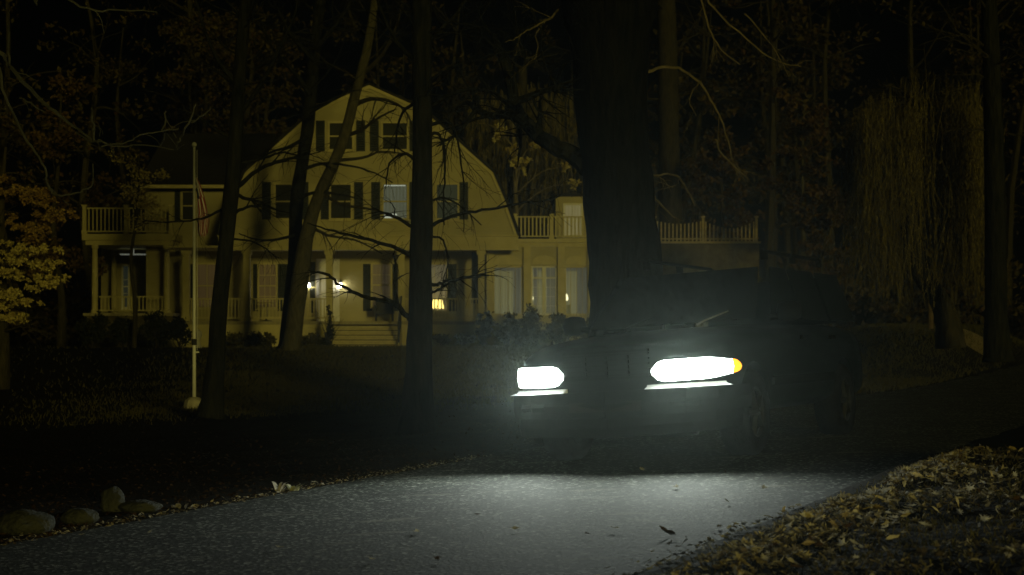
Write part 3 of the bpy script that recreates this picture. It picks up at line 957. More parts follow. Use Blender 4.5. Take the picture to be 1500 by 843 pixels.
# twin trunks close to the house
rg = random.Random(12)
t = tree_root('bare_tree', 'dark upright bare tree crossing the left gable windows', 'tree', 419, 517, 51)
mb = MB(); trunk_mesh(mb, [(484, -110, 5), (470, 0, 7.5), (459, 90, 9), (454, 150, 9.5), (449, 200, 9.5), (441, 250, 9.5), (434, 300, 10), (433, 350, 10), (430, 400, 10), (424, 460, 11), (420, 505, 13), (417, 524, 19)], 51, 12, seed=5)
mb.build('trunk', M['bark_dark'], t, smooth=True)
mb = MB()
px_branches(mb, [
    [(452, 165, 4), (480, 150, 3), (500, 140, 2.2), (512, 128, 1.4)],
    [(450, 200, 3.5), (425, 215, 2.4), (400, 222, 1.8), (375, 236, 1.1)],
    [(441, 250, 3), (470, 240, 2.2), (505, 242, 1.6), (540, 250, 1.2), (575, 268, .9)],
    [(455, 140, 4), (430, 105, 3), (405, 80, 2.2), (385, 40, 1.6)],
    [(462, 70, 4), (490, 40, 3), (515, 0, 2), (525, -40, 1.4)],
    [(460, 90, 3.5), (425, 50, 2.4), (405, 10, 1.6)],
    [(437, 290, 3), (465, 282, 2.2), (500, 286, 1.4), (520, 290, 1)],
    [(432, 345, 2.6), (400, 352, 1.8), (370, 350, 1.1), (350, 342, .8)],
], 49, rg, 6, 1, 1.6, tl=(.6, 1.5))
for k in range(16):
    v = rg.uniform(-90, 140)
    p = at(459 - (v - 90) * .1, v, 49)
    twig(mb, p, (rg.choice((-1, 1)) * rg.uniform(.5, 1), rg.gauss(0, .5), rg.uniform(.1, .9)), rg.uniform(1.5, 3), .03, 2, rg, .12)
mb.build('crown', M['bark_dark'], t)

rg = random.Random(13)
t = tree_root('bare_tree', 'paler leaning bare tree sloping right across the yellow gable', 'tree', 428, 518, 49)
mb = MB(); trunk_mesh(mb, [(566, -110, 4.2), (551, -10, 5.9), (538, 70, 6.7), (527, 115, 7.1), (515, 160, 7.6), (503, 205, 8.0), (484, 250, 8.4), (466, 290, 8.8), (453, 330, 10.1), (444, 375, 11.8), (437, 430, 12.6), (431, 480, 13.0), (427, 508, 14.3), (424, 522, 18.5)], 49, 12, seed=8)
mb.build('trunk', M['bark_pale'], t, smooth=True)
mb = MB()
px_branches(mb, [
    [(517, 155, 4), (545, 145, 3), (575, 150, 2.2), (595, 165, 1.4), (606, 190, 1)],
    [(505, 200, 3.5), (530, 190, 2.6), (556, 172, 1.8), (580, 160, 1)],
    [(470, 282, 3), (500, 300, 2.2), (540, 306, 1.7), (575, 318, 1.2), (598, 330, .9)],
    [(452, 330, 3), (480, 345, 2), (520, 352, 1.4), (560, 372, .9)],
    [(530, 110, 4), (560, 80, 3), (580, 40, 2), (590, 0, 1.4)],
    [(540, 60, 3.5), (515, 30, 2.4), (505, -10, 1.6)],
    [(490, 235, 3), (530, 232, 2), (560, 222, 1.5), (600, 228, .9)],
], 50, rg, 6, 1, 1.6, tl=(.6, 1.4))
for k in range(14):
    v = rg.uniform(-90, 120)
    p = at(527 - (v - 115) * .18, v, 50)
    twig(mb, p, (rg.choice((-1, 1)) * rg.uniform(.5, 1), rg.gauss(0, .5), rg.uniform(.1, .9)), rg.uniform(1.5, 3), .03, 2, rg, .12)
mb.build('crown', M['bark_mid'], t)

# straight black trunk in front of the gable's right half
rg = random.Random(14)
t = tree_root('bare_tree', 'straight black trunk standing on the lawn in front of the right gable windows', 'tree', 611, 640, 19)
mb = MB(); trunk_mesh(mb, [(618, -160, 11), (617, -20, 14), (618, 100, 14.5), (619, 180, 14.5), (617, 340, 16), (616, 420, 17), (615, 500, 19), (613, 570, 22), (611, 615, 26), (610, 648, 36)], 19, 16, seed=2)
mb.build('trunk', M['bark_dark'], t, smooth=True)
mb = MB()
px_branches(mb, [
    [(606, 377, 4), (582, 365, 3), (560, 357, 2.6), (530, 349, 2.2), (499, 341, 1.8), (470, 333, 1.2), (450, 327, .8)],
    [(606, 470, 5), (594, 461, 4), (583, 450, 4), (573, 442, 3.2), (548, 439, 2.8), (523, 431, 2.6), (499, 417, 2.2), (484, 405, 2.2), (471, 400, 2), (452, 396, .8)],
    [(583, 450, 3), (578, 420, 2.2), (580, 396, 1.6), (576, 372, 1)],
    [(628, 418, 3), (640, 416, 2.6), (657, 412, 2.4), (678, 408, 2), (697, 404, 2.2), (716, 404, 1.2)],
    [(628, 432, 2.4), (636, 428, 2), (648, 421, 1.6), (660, 412, 1.2)],
    [(628, 333, 3), (642, 326, 2.6), (656, 320, 2.4), (687, 311, 2.1), (726, 306, 1.9), (768, 297, 1.7), (802, 294, 1.4), (822, 286, .9)],
    [(608, 335, 3), (590, 324, 2.4), (574, 316, 2), (560, 311, 1.6), (545, 305, 1)],
    [(627, 200, 3), (640, 196, 2.4), (650, 215, 2), (652, 250, 1.6), (649, 290, 1.2), (651, 330, .8)],
    [(627, 185, 3), (655, 178, 2.4), (668, 195, 1.7), (676, 240, 1.3), (680, 290, 1), (679, 340, .7)],
    [(627, 160, 4), (660, 140, 3), (700, 130, 2), (730, 140, 1.3)],
    [(609, 150, 3), (590, 165, 2), (582, 190, 1.6), (578, 225, 1.1)],
    [(609, 235, 3), (590, 225, 2), (570, 240, 1.4), (566, 270, .9)],
    [(608, 90, 4), (580, 60, 3), (560, 20, 2), (545, -20, 1.5)],
    [(627, 60, 4), (660, 30, 3), (690, -10, 2)],
    [(627, 345, 2), (648, 352, 1.6), (656, 380, 1.1), (653, 410, .7)],
    [(627, 300, 2), (645, 290, 1.6), (672, 300, 1.2), (705, 330, .8)],
], 19, rg, 6, 1, .8, tl=(.22, .6), droop=.5)
for k in range(16):
    v = rg.uniform(-140, 150)
    p = at(618, v, 19)
    twig(mb, p, (rg.choice((-1, 1)) * rg.uniform(.5, 1), rg.gauss(0, .5), rg.uniform(-.1, .8)), rg.uniform(.7, 1.5), .014, 2, rg, .3)
mb.build('crown', M['bark_dark'], t)

# the big trunk behind the car
rg = random.Random(15)
t = tree_root('big_tree', 'massive black tree trunk rising behind the headlit car', 'tree', 925, 640, 20.5)
mb = MB()
trunk_mesh(mb, [(892, -40, 60), (892, 20, 62), (893, 80, 57), (895, 150, 54), (901, 230, 51), (908, 310, 52), (915, 380, 54), (919, 440, 56), (922, 520, 60), (926, 590, 70), (928, 640, 98)], 20.5, 28, rough=.07, seed=1)
trunk_mesh(mb, [(872, 40, 42), (860, -10, 42), (842, -90, 38), (820, -180, 32)], 20.5, 16, -.8, seed=4)
trunk_mesh(mb, [(912, 40, 42), (925, -10, 42), (944, -90, 38), (962, -180, 32)], 20.7, 16, .9, seed=6)
mb.build('trunk', M['bark_black'], t, smooth=True)
mb = MB()
px_branches(mb, [
    [(862, 246, 16), (838, 226, 13), (812, 214, 12), (790, 200, 11), (772, 182, 10), (757, 162, 9), (748, 128, 7), (738, 90, 6), (722, 50, 4)],
    [(770, 178, 8), (745, 168, 6.5), (718, 170, 5.5), (696, 160, 4.5), (684, 150, 3), (660, 165, 2)],
    [(752, 150, 6), (780, 140, 5), (810, 130, 3.5), (830, 128, 2)],
    [(696, 162, 3.5), (676, 190, 2.5), (655, 205, 1.8), (640, 215, 1)],
], 20.5, rg, 7, 1, .8, n=8, tl=(.4, 1.0))
for k in range(14):
    twig(mb, at(rg.uniform(730, 860), rg.uniform(-60, 190), 20.5 + rg.uniform(-.5, .5)), (rg.uniform(-1, .2), rg.gauss(0, .5), rg.uniform(-.3, .8)), rg.uniform(.8, 1.6), .014, 2, rg, .2)
for k in range(26):          # unseen boughs of the crown, spread to shade the left wing
    twig(mb, (1.2 + rg.uniform(-2.2, 1.2), 20.5 + rg.uniform(-.8, .8), rg.uniform(6.5, 10.5)), (rg.gauss(0, 1) - .3, rg.gauss(0, .8), rg.uniform(.1, .8)), rg.uniform(2, 4), .07, 2, rg, .1)
mb.build('limb', M['bark_dark'], t)
mb = MB()
leafy(mb, [((1.0 + rg.uniform(-3.6, 1.6), 20.5 + rg.uniform(-2.2, 2.2), rg.uniform(7.4, 11.8)), (.95, .95, .65), 1) for _ in range(44)], 9000, .15, rg, .2)  # leaves out of view, made dense to shade the left wing
mb.build('crown', M['leaf_dim'], t)
mb = MB()
px_branches(mb, [
    [(935, 112, 3.72), (962, 101, 2.48), (995, 101, 2.11), (1024, 121, 1.86), (1045, 154, 1.61), (1060, 184, 1.36), (1072, 231, 0.99), (1082, 262, 0.62)],
    [(1020, -30, 1.86), (1027, 0, 1.61), (1039, 41, 1.49), (1054, 71, 1.24), (1084, 95, 0.74)],
    [(1030, -10, 1.86), (1045, 12, 1.61), (1095, 59, 1.36), (1137, 89, 1.05), (1173, 98, 0.62)],
    [(1090, 20, 1.24), (1107, 38, 1.12), (1137, 77, 0.93), (1155, 112, 0.56)],
    [(1048, 205, 1.24), (1057, 225, 1.24), (1078, 246, 1.05), (1098, 264, 0.56)],
    [(1024, 121, 1.24), (1010, 145, 1.05), (1020, 170, 0.74)],
    [(930, 262, 1.86), (955, 258, 1.61), (977, 255, 1.36), (995, 261, 1.49), (1007, 281, 1.24), (1018, 302, 0.62)],
    [(995, 262, 1.12), (992, 270, 0.93), (984, 275, 0.62)],
    [(940, 255, 1.86), (956, 262, 1.86), (957, 285, 1.61), (968, 300, 1.49), (989, 320, 0.87)],
], 20.5, rg, 3, 1, .6, n=5, tl=(.15, .5), droop=.4)
mb.build('hanging_branch', M['twig_pale'], t)  # lit branches: their light is put into a paler bark colour
mb = MB()
px_branches(mb, [
    [(845, -20, 1.86), (820, 12, 1.86), (808, 26, 1.61), (790, 36, 1.36), (772, 46, 1.12), (755, 56, 0.81), (740, 62, 0.50)],
    [(800, 30, 1.24), (785, 48, 0.99), (788, 70, 0.99), (782, 88, 0.62)],
], 20.5, rg, 3, 1, .6, n=5, tl=(.15, .5), droop=.4)
mb.build('upper_branch', M['twig_pale'], t)  # also lit by colour, paler than the trunk it grows from

# bare tree standing just out of the left edge, its outer twigs in view
rg = random.Random(16)
t = thing('bare_tree', 'bare grey-twigged tree reaching in from the upper left edge', 'tree', (-6.4, 14, hgt(-6.4, 14)))
mb = MB()
mb.tube([(-6.4, 14, hgt(-6.4, 14) - .1), (-6.35, 14, 1.2), (-6.2, 14, 2.4), (-6.2, 14, 3.8), (-6.4, 14.1, 5.5)], [.24, .19, .16, .13, .07], 12, rough=.1)
mb.build('trunk', M['bark_dark'], t, smooth=True)
mb = MB()
px_branches(mb, [
    [(-270, -20, 10), (-120, -10, 7), (-40, 40, 5), (0, 75, 3.4), (14, 96, 3), (32, 118, 3), (55, 144, 2.8), (80, 164, 2.4), (105, 184, 2), (135, 206, 1.4)],
    [(-260, 20, 8), (-100, 60, 5), (-10, 90, 2.2), (4, 130, 1.9), (22, 175, 1.7), (46, 216, 1.6), (66, 246, 1.5), (68, 268, 1.4), (78, 283, 1.5), (98, 285, 1.4), (118, 280, 1.3), (136, 270, 1), (136, 240, .8)],
    [(105, 184, 1.8), (128, 205, 1.6), (150, 208, 1.4), (164, 216, 1.2), (165, 228, .8)],
    [(134, 159, 1.2), (136, 185, 1.4), (138, 207, 1.5), (150, 208, 1)],
    [(146, 185, .9), (146, 200, 1)],
    [(150, 215, 1.3), (188, 208, 1.3), (205, 198, 1.2), (228, 194, 1.1), (262, 189, .8)],
    [(242, 163, 1), (240, 190, 1.3), (235, 215, 1.1)],
    [(287, 154, .9), (275, 182, 1.4), (262, 208, 1.6), (258, 219, 1.4)],
    [(309, 160, .8), (296, 170, 1.1), (281, 180, 1.3)],
    [(164, 216, 1.2), (210, 214, 1.2), (258, 218, 1.2), (270, 212, .8)],
    [(-60, 10, 4), (40, -10, 2), (52, 8, 1.8), (60, -10, 1.2)],
    [(70, -30, 2), (100, 0, 1.8), (140, 16, 1.6), (180, 15, 1.4), (230, 18, .9)],
    [(28, 143, 1.2), (45, 152, 1.2), (65, 164, 1)],
    [(13, 35, 1.2), (12, 70, 1.3), (14, 96, 1.4)],
], 14, rg, 1, 0, .3, n=5, tl=(.1, .3))
mb.build('crown', M['twig_grey'], t)

# yellow-leaved tree at the left edge
rg = random.Random(17)
t = tree_root('maple_tree', 'yellow-leaved maple glowing at the left edge', 'tree', 2, 600, 36)
bp_ = t.location
mb = MB()
P_ = [bp_ + Vector(q) for q in ((0, 0, -.1), (.05, 0, .8), (0, .1, 1.8), (-.05, .1, 3), (0, 0, 4.4), (.1, 0, 5.6))]
mb.tube(P_, [.2, .15, .13, .11, .07, .03], 10, rough=.1)
for k in range(16):
    zz = rg.uniform(1.2, 5)
    a = rg.uniform(0, 6.28)
    twig(mb, bp_ + Vector((0, 0, zz)), (math.cos(a), math.sin(a), .25), rg.uniform(.9, 1.7), .035, 1, rg, .2)
mb.build('trunk', M['bark_mid'], t, smooth=True)
mb = MB()
low, high = [], []
for k in range(17):
    f = k / 16
    v = 262 + f * 192
    for q in range(3):
        ang = rg.uniform(0, 6.28)
        wr = (0.62 + .95 * math.sin(math.pi * min(1, f * .8 + .10))) * rg.uniform(.3, 1.0)
        c = at(0, v + rg.uniform(-7, 7), 36); c.x = bp_.x + math.cos(ang) * wr; c.y = bp_.y + math.sin(ang) * wr * .9; c.z -= .18 * wr
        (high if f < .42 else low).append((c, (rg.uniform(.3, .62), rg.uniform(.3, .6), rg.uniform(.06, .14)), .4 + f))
leafy(mb, low, 9000, .085, rg, .1)
nl = len(mb.f)
leafy(mb, high, 6000, .085, rg, .1)
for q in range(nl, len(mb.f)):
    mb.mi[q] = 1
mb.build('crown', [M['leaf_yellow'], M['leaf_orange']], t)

# small yellow tree in front of the left balcony
rg = random.Random(18)
t = tree_root('young_tree', 'small yellow-leaved tree in front of the left balcony', 'tree', 196, 520, 53)
bp_ = t.location
mb = MB()
A, B = densify([bp_ + Vector(q) for q in ((0, 0, -.1), (.05, 0, 1.5), (-.1, 0, 3), (.1, 0, 4.5), (.2, 0, 6.5))], [.09, .08, .06, .05, .02], 4)
mb.tube(A, B, 8)
for k in range(9):
    a = rg.uniform(0, 6.28)
    twig(mb, bp_ + Vector((.1, 0, rg.uniform(3.6, 6.4))), (math.cos(a), math.sin(a), .6), rg.uniform(.7, 1.5), .022, 1, rg, .1)
mb.build('trunk', M['bark_mid'], t)
mb = MB()
bl = [((*at(u, v, 53),), (r_, r_, r_ * .8), wt) for u, v, r_, wt in ((205, 240, .6, .8), (220, 262, .5, 1), (200, 290, .6, 1.2), (185, 270, .45, .5), (222, 300, .55, 1.1), (190, 320, .5, .6), (178, 235, .5, .4), (212, 325, .5, .6))]
leafy(mb, bl, 1100, .12, rg, .2)
mb.build('crown', M['leaf_yellow'], t)


def willow(name, label, u0, u1, vtop, vbot, Y, seed, nstr, leafmat, trunk_pts, base_uv, leafn=26, lsize=.1, thick=.006):
    rg = random.Random(seed)
    t = tree_root(name, label, 'tree', base_uv[0], base_uv[1], Y)
    mb_ = MB(); trunk_mesh(mb_, trunk_pts, Y, 10, seed=seed)
    c = at((u0 + u1) / 2, vtop, Y)
    for k in range(10):
        a = rg.uniform(0, 6.28)
        twig(mb_, at(trunk_pts[0][0], trunk_pts[0][1], Y), (math.cos(a), math.sin(a), .5), (u1 - u0) / F * Y * .5, .04, 1, rg, .1)
    mb_.build('trunk', M['bark_mid'], t, smooth=True)
    mb_ = MB(); hw = (u1 - u0) / 2 / F * Y
    lobes = [(rg.uniform(-1, 1), rg.uniform(-1, 1), rg.uniform(.18, .4)) for _ in range(46)]
    for k in range(nstr):
        lo = rg.choice(lobes)
        fx = max(-1, min(1, lo[0] + rg.gauss(0, .10))); fy = max(-1, min(1, lo[1] + rg.gauss(0, .2)))
        top = c + Vector((fx * hw, fy * hw * .8, rg.uniform(-.5, .35) - abs(fx) * .8))
        zb = at(0, vbot, Y).z + rg.uniform(0, 1) ** 1.5 * (top.z - at(0, vbot, Y).z) * .75 + .5 * abs(fx)
        L = top.z - zb
        if L < .4:
            continue
        sw = Vector((rg.gauss(0, .09), rg.gauss(0, .09), 0)) * L
        n_ = 6
        pts = [top + sw * (i / n_) ** 1.5 + Vector((rg.gauss(0, .045), rg.gauss(0, .045), -L * i / n_)) for i in range(n_ + 1)]
        mb_.tube(pts, [thick] * (n_ + 1), 3, cap=False)
        for j in range(int(leafn * L / 3)):
            q = rg.uniform(.05, 1) * n_
            i = min(int(q), n_ - 1)
            p = pts[i].lerp(pts[i + 1], q - i)
            s = lsize * rg.uniform(.6, 1.2)
            dx = Vector((rg.gauss(0, .35), rg.gauss(0, .35), -1)).normalized()
            sd = Vector((rg.gauss(0, 1), rg.gauss(0, 1), 0)).normalized() * s * .11
            mb_.add([p, p + dx * s * .5 + sd, p + dx * s, p + dx * s * .5 - sd], [(0, 1, 2, 3)])
    mb_.build('crown', leafmat, t)
    return t


willow('willow_tree', 'weeping willow with long hanging strands at right above the pale verge', 1254, 1452, 118, 468, 30, 21, 900, M['leaf_willow'],
       [(1345, 150, 12), (1340, 250, 14), (1335, 340, 15), (1350, 400, 15), (1376, 440, 15), (1388, 470, 18), (1392, 510, 24)], (1390, 505), 46, .085, .0035)
willow('willow_tree', 'pale twiggy weeping tree behind the gable, left of the big trunk', 690, 846, 130, 330, 72, 22, 260, M['leaf_willow'],
       [(765, 100, 7), (765, 200, 8), (768, 300, 8), (770, 480, 9)], (770, 480), 14, .26, .016)
t = thing('shrub_tree', 'few yellow leaf clumps hanging behind the house right of the gable', 'tree', (at(760, 480, 69).x, 69, .72))
rg = random.Random(23)
mb = MB()
b0 = t.location.copy()
A, B = densify([b0, at(762, 400, 69), at(756, 300, 69), at(752, 200, 69), at(748, 120, 69)], [.14, .12, .1, .07, .03], 4)
mb.tube(A, B, 8)
for u, v in ((736, 188), (730, 205), (752, 222), (755, 236), (768, 238), (785, 215), (832, 245), (840, 270), (694, 180)):
    p0 = at(756, v + 40, 69); p1 = at(u, v, 69 + rg.uniform(-.8, .8))
    A, B = densify([p0, p0.lerp(p1, .5) + Vector((0, 0, .4)), p1], [.04, .03, .012], 4); mb.tube(A, B, 5)
mb.build('trunk', M['twig_pale'], t)
mb = MB()
leafy(mb, [((*at(u, v, 69 + rg.uniform(-.6, .6)),), (.26, .26, .22), 1) for u, v in ((736, 188), (730, 203), (752, 222), (755, 236), (768, 238), (785, 215), (832, 245), (840, 270), (762, 250), (748, 215))], 420, .2, rg, .2)
mb.build('crown', M['leaf_yellow'], t)


def leaf_tree(name, label, u, Y, vtop, vbot, hwpx, seed, leafmat, nleaf, size, bark, trunk_r=.16, lean=0, group=None, vlow=None, nb=16):
    rg = random.Random(seed)
    x = at(u, 0, Y).x
    t = thing(name, label, 'tree', (x, Y, hgt(x, Y)), group)
    b0 = t.location.copy()
    top = at(u + lean, vtop, Y)
    mb_ = MB()
    pts = [b0 + Vector((0, 0, -.1)), b0.lerp(top, .2), b0.lerp(top, .45) + Vector((rg.gauss(0, .2), 0, 0)), b0.lerp(top, .7) + Vector((rg.gauss(0, .25), 0, 0)), top]
    A, B = densify(pts, [trunk_r * 1.5, trunk_r, trunk_r * .8, trunk_r * .5, trunk_r * .15], 4)
    mb_.tube(A, B, 9, rough=.1)
    bl = []
    zlo = at(0, vlow or vbot, Y).z
    hw = hwpx / F * Y
    for k in range(nb):
        f = rg.uniform(0, 1)
        z = zlo + (top.z - zlo) * f
        i = min(range(len(A)), key=lambda q: abs(A[q].z - z))
        a = rg.uniform(0, 6.28)
        L = hw * (0.35 + .75 * math.sin(math.pi * (f * .85 + .1))) * rg.uniform(.5, 1)
        p2 = twig(mb_, A[i], (math.cos(a), math.sin(a), .35), L, trunk_r * .3, 1, rg, .15)
        c = p2[-2]
        bl.append(((c.x, c.y, c.z), (hw * rg.uniform(.22, .4), hw * rg.uniform(.22, .4), hw * rg.uniform(.12, .24)), rg.uniform(.5, 1.3)))
        c = p2[len(p2) // 2]
        bl.append(((c.x, c.y, c.z), (hw * .25, hw * .25, hw * .14), rg.uniform(.3, .8)))
    mb_.build('trunk', bark, t, smooth=True)
    mb_ = MB(); leafy(mb_, bl, nleaf, size, rg, .2)
    mb_.build('crown', leafmat, t)
    return t


leaf_tree('autumn_tree', 'rust-leaved tree right of the dipping picket rail, pale thin trunk', 1168, 56, 150, 400, 85, 31, M['leaf_rust'], 3600, .2, M['bark_pale'], .10, 10)
leaf_tree('autumn_tree', 'brown-leaved tree behind the picket rail at the terrace', 1055, 68, 190, 380, 75, 32, M['leaf_rust'], 3000, .22, M['bark_mid'], .12)
leaf_tree('autumn_tree', 'low rusty thicket tree between terrace and willow', 1215, 50, 290, 430, 60, 33, M['leaf_rust'], 2200, .18, M['bark_mid'], .08)
leaf_tree('autumn_tree', 'tall dim russet tree above the left wing roof', 330, 76, 40, 260, 110, 34, M['leaf_dim'], 3600, .26, M['bark_mid'], .18)
leaf_tree('autumn_tree', 'dim russet tree rising behind the left maple', 90, 60, 130, 420, 95, 35, M['leaf_rust'], 3200, .22, M['bark_mid'], .15)
t = tree_root('tall_tree', 'olive-lit straight trunk behind the terrace rail, just right of the massive black trunk', 'tree', 983, 470, 68)
mb = MB(); trunk_mesh(mb, [(972, -120, 12), (976, 20, 14), (979, 140, 15), (981, 260, 16), (983, 350, 17), (984, 440, 19), (984, 500, 25)], 68, 14, seed=9)
mb.build('trunk', M['bark_mid'], t, smooth=True)
rg = random.Random(36); mb = MB()
for k in range(16):
    v = rg.uniform(-100, 180)
    twig(mb, at(978, v, 68), (rg.choice((-1, 1)) * rg.uniform(.4, 1), rg.gauss(0, .5), rg.uniform(.1, .8)), rg.uniform(2, 4.4), .05, 2, rg, .1)
mb.build('crown', M['bark_mid'], t)
t = tree_root('tall_tree', 'dark trunk standing at the far right edge beyond the willow', 'tree', 1462, 520, 28)
mb = MB(); trunk_mesh(mb, [(1440, -120, 10), (1450, 40, 12), (1456, 200, 14), (1458, 350, 15), (1460, 470, 17), (1462, 530, 24)], 28, 12, seed=10)
mb.build('trunk', M['bark_dark'], t, smooth=True)
rg = random.Random(37); mb = MB()
for k in range(14):
    v = rg.uniform(-100, 220)
    twig(mb, at(1452, v, 28), (rg.choice((-1, 1)) * rg.uniform(.4, 1), rg.gauss(0, .5), rg.uniform(.1, .8)), rg.uniform(.9, 2), .025, 2, rg, .1)
mb.build('crown', M['bark_mid'], t)

# the far woods: trunks, boughs and leaves that read as one mass
rg = random.Random(40)
mb = MB()
for k in range(44):
    Y = rg.uniform(78, 112); X = rg.uniform(-.40, .40) * Y
    h = rg.uniform(14, 27)
    b0 = Vector((X, Y, .6)); top = b0 + Vector((rg.gauss(0, 1), 0, h))
    A, B = densify([b0, b0.lerp(top, .35) + Vector((rg.gauss(0, .3), 0, 0)), b0.lerp(top, .7) + Vector((rg.gauss(0, .5), 0, 0)), top], [rg.uniform(.18, .36), .2, .13, .04], 3)
    mb.tube(A, B, 6, mi=1)
    for j in range(10):
        a = rg.uniform(0, 6.28); i = rg.randint(3, len(A) - 2)
        o0 = len(mb.f)
        p2 = twig(mb, A[i], (math.cos(a), math.sin(a), .5), rg.uniform(2, 4.5), .07, 1, rg, .1)
        for q in range(o0, len(mb.f)):
            mb.mi[q] = 1
        if rg.random() < .95:
            c = p2[-2]
            leafy(mb, [((c.x, c.y, c.z), (1.9, 1.6, 1.1), 1)], 58, .36, rg, .2)
for k in range(150):       # understorey
    Y = rg.uniform(72, 100); X = rg.uniform(-.40, .40) * Y
    if -17 < X * 58 / Y < 3 and Y < 74:
        continue
    hh = rg.uniform(2, 6)
    leafy(mb, [((X, Y, .7 + hh * .5), (2.2, 1.6, hh * .5), 1)], 130, .42, rg, .15)
wd = mb.build('woods', [M['leaf_dim'], M['bark_mid']]); wd['kind'] = 'stuff'
tag(wd, 'dark autumn woods behind the house', 'woods')


# ------------------------------------------------------------------ shrubs
def shrub(label, u, v, Y, wpx, hpx, seed, leafmat, n, size, name='shrub', group=None, tall=False):
    rg = random.Random(seed)
    x = at(u, 0, Y).x
    z = hgt(x, Y)
    t = thing(name, label, 'shrub', (x, Y, z), group)
    w, h = wpx / F * Y / 2, hpx / F * Y
    mb_ = MB()
    for k in range(9):
        a = rg.uniform(0, 6.28)
        twig(mb_, (x + rg.gauss(0, w * .1), Y + rg.gauss(0, w * .1), z - .03), (math.cos(a) * .6 * (w / h), math.sin(a) * .6 * (w / h), 1), h * rg.uniform(.7, .95), .018, 1, rg, -.05)
    mb_.build('stem', M['bark_mid'], t)
    mb_ = MB()
    bl = []
    if tall:
        for k in range(8):
            f = (k + .5) / 8
            bl.append(((x, Y, z + h * f), (w * (1.1 - f * .9), w * (1.1 - f * .9), h / 8), 1.1 - f * .8))
    else:
        for k in range(9):
            a = rg.uniform(0, 6.28); r_ = rg.uniform(0, .6)
            bl.append(((x + math.cos(a) * r_ * w, Y + math.sin(a) * r_ * w * .8, z + h * rg.uniform(.3, .72)), (w * rg.uniform(.35, .5), w * rg.uniform(.35, .5), h * rg.uniform(.2, .3)), 1))
    leafy(mb_, bl, n, size, rg, .1)
    mb_.build('foliage', leafmat, t)
    return t


sg = 'shrubs along the house front'
k = 50
for (u, w, h, lab) in ((135, 62, 52, 'dark bushy shrub at the left end of the side porch'), (180, 66, 58, 'dark full shrub below the middle of the side porch'), (228, 60, 60, 'dark round shrub under the right column of the side porch'), (262, 46, 44, 'dark shrub just left of the flagpole, below the porch corner')):
    k += 1
    shrub(lab, u, 510, 54, w, h, k, M['leaf_dark'], 1500, .13, group=sg)
for (u, w, h, lab) in ((345, 30, 22, 'low shrub in the bed right of the slender dark trunk'), (372, 34, 26, 'low shrub in the bed below the left porch window'), (396, 30, 22, 'low shrub just left of the twin trunks'), (452, 30, 24, 'low shrub just right of the leaning pale trunk'), (470, 22, 20, 'small low shrub beside the steps, left of the narrow evergreen'),
                       (648, 32, 22, 'low shrub right of the straight black trunk'), (682, 34, 24, 'low shrub below the right porch railing')):
    k += 1
    shrub(lab, u, 505, 56.6, w, h, k, M['leaf_shrub'], 620, .10, group=sg)
shrub('narrow dark upright evergreen left of the porch steps', 482, 508, 56.2, 17, 62, 70, M['leaf_dark'], 900, .09, group=sg, tall=True)
for (u, w, h, Y, lab) in ((708, 30, 56, 56, 'upright dark shrub at the corner of porch and sunroom'), (742, 48, 60, 56, 'broad shrub under the left sunroom bay'), (783, 48, 66, 56, 'tall shrub under the double sunroom window'), (822, 46, 58, 56, 'shrub under the right sunroom bay'), (858, 44, 62, 55, 'shrub at the right end of the sunroom beside the big trunk'), (765, 54, 34, 53, 'low spreading shrub in front of the sunroom bed'), (818, 56, 36, 53, 'low spreading shrub just left of the big trunk')):
    k += 1
    shrub(lab, u, 505, Y, w, h, k, M['leaf_shrub'] if w > 40 else M['leaf_dark'], 1300, .13, group=sg)
for (u, w, h, Y, lab) in ((1010, 70, 98, 52, 'olive bush below the terrace rail, beside the straight olive trunk'), (1075, 80, 104, 54, 'olive bush below the right end of the terrace rail'), (1150, 90, 92, 50, 'dark bush between terrace and rusty thicket')):
    k += 1
    shrub(lab, u, 505, Y, w, h, k, M['leaf_shrub'] if u < 1100 else M['leaf_dark'], 1700, .16, group='bushes below the terrace')

# ------------------------------------------------------------------ flagpole, ornament, posts
fp = on_ground(283, 599)
fpY = 30.0
x = at(284.5, 0, fpY).x
z = hgt(x, fpY)
t = thing('flagpole', 'white flagpole on a pale concrete footing on the left lawn', 'flagpole', (x, fpY, z))
ztop = at(0, 216, fpY).z - z
mb = MB(); mb.lathe([(.21, -.1), (.2, .06), (.17, .14), (.10, .19), (.05, .2)], n=9); mb.build('footing', M['concrete'], t, local=True)
mb = MB(); mb.lathe([(.036, .19), (.034, 1.25), (.031, 1.26), (.024, ztop)], n=12); mb.build('pole', M['pole'], t, local=True, smooth=True)
mb = MB(); mb.lathe([(.012, ztop), (.045, ztop + .025), (.05, ztop + .05), (.035, ztop + .085), (.005, ztop + .1)], n=10); mb.build('finial', M['pole'], t, local=True, smooth=True)
mb = MB(); mb.lathe([(.05, 1.2), (.055, 1.22), (.055, 1.3), (.045, 1.32)], n=10); mb.build('collar', M['iron'], t, local=True)
mb = MB(); mb.tube([(.06, -.01, 1.1), (.062, -.012, 2.5), (.055, -.01, ztop - .05)], [.005] * 3, 4); mb.box(.03, .1, -.03, -.02, 1.05, 1.08); mb.build('halyard', M['pole'], t, local=True)
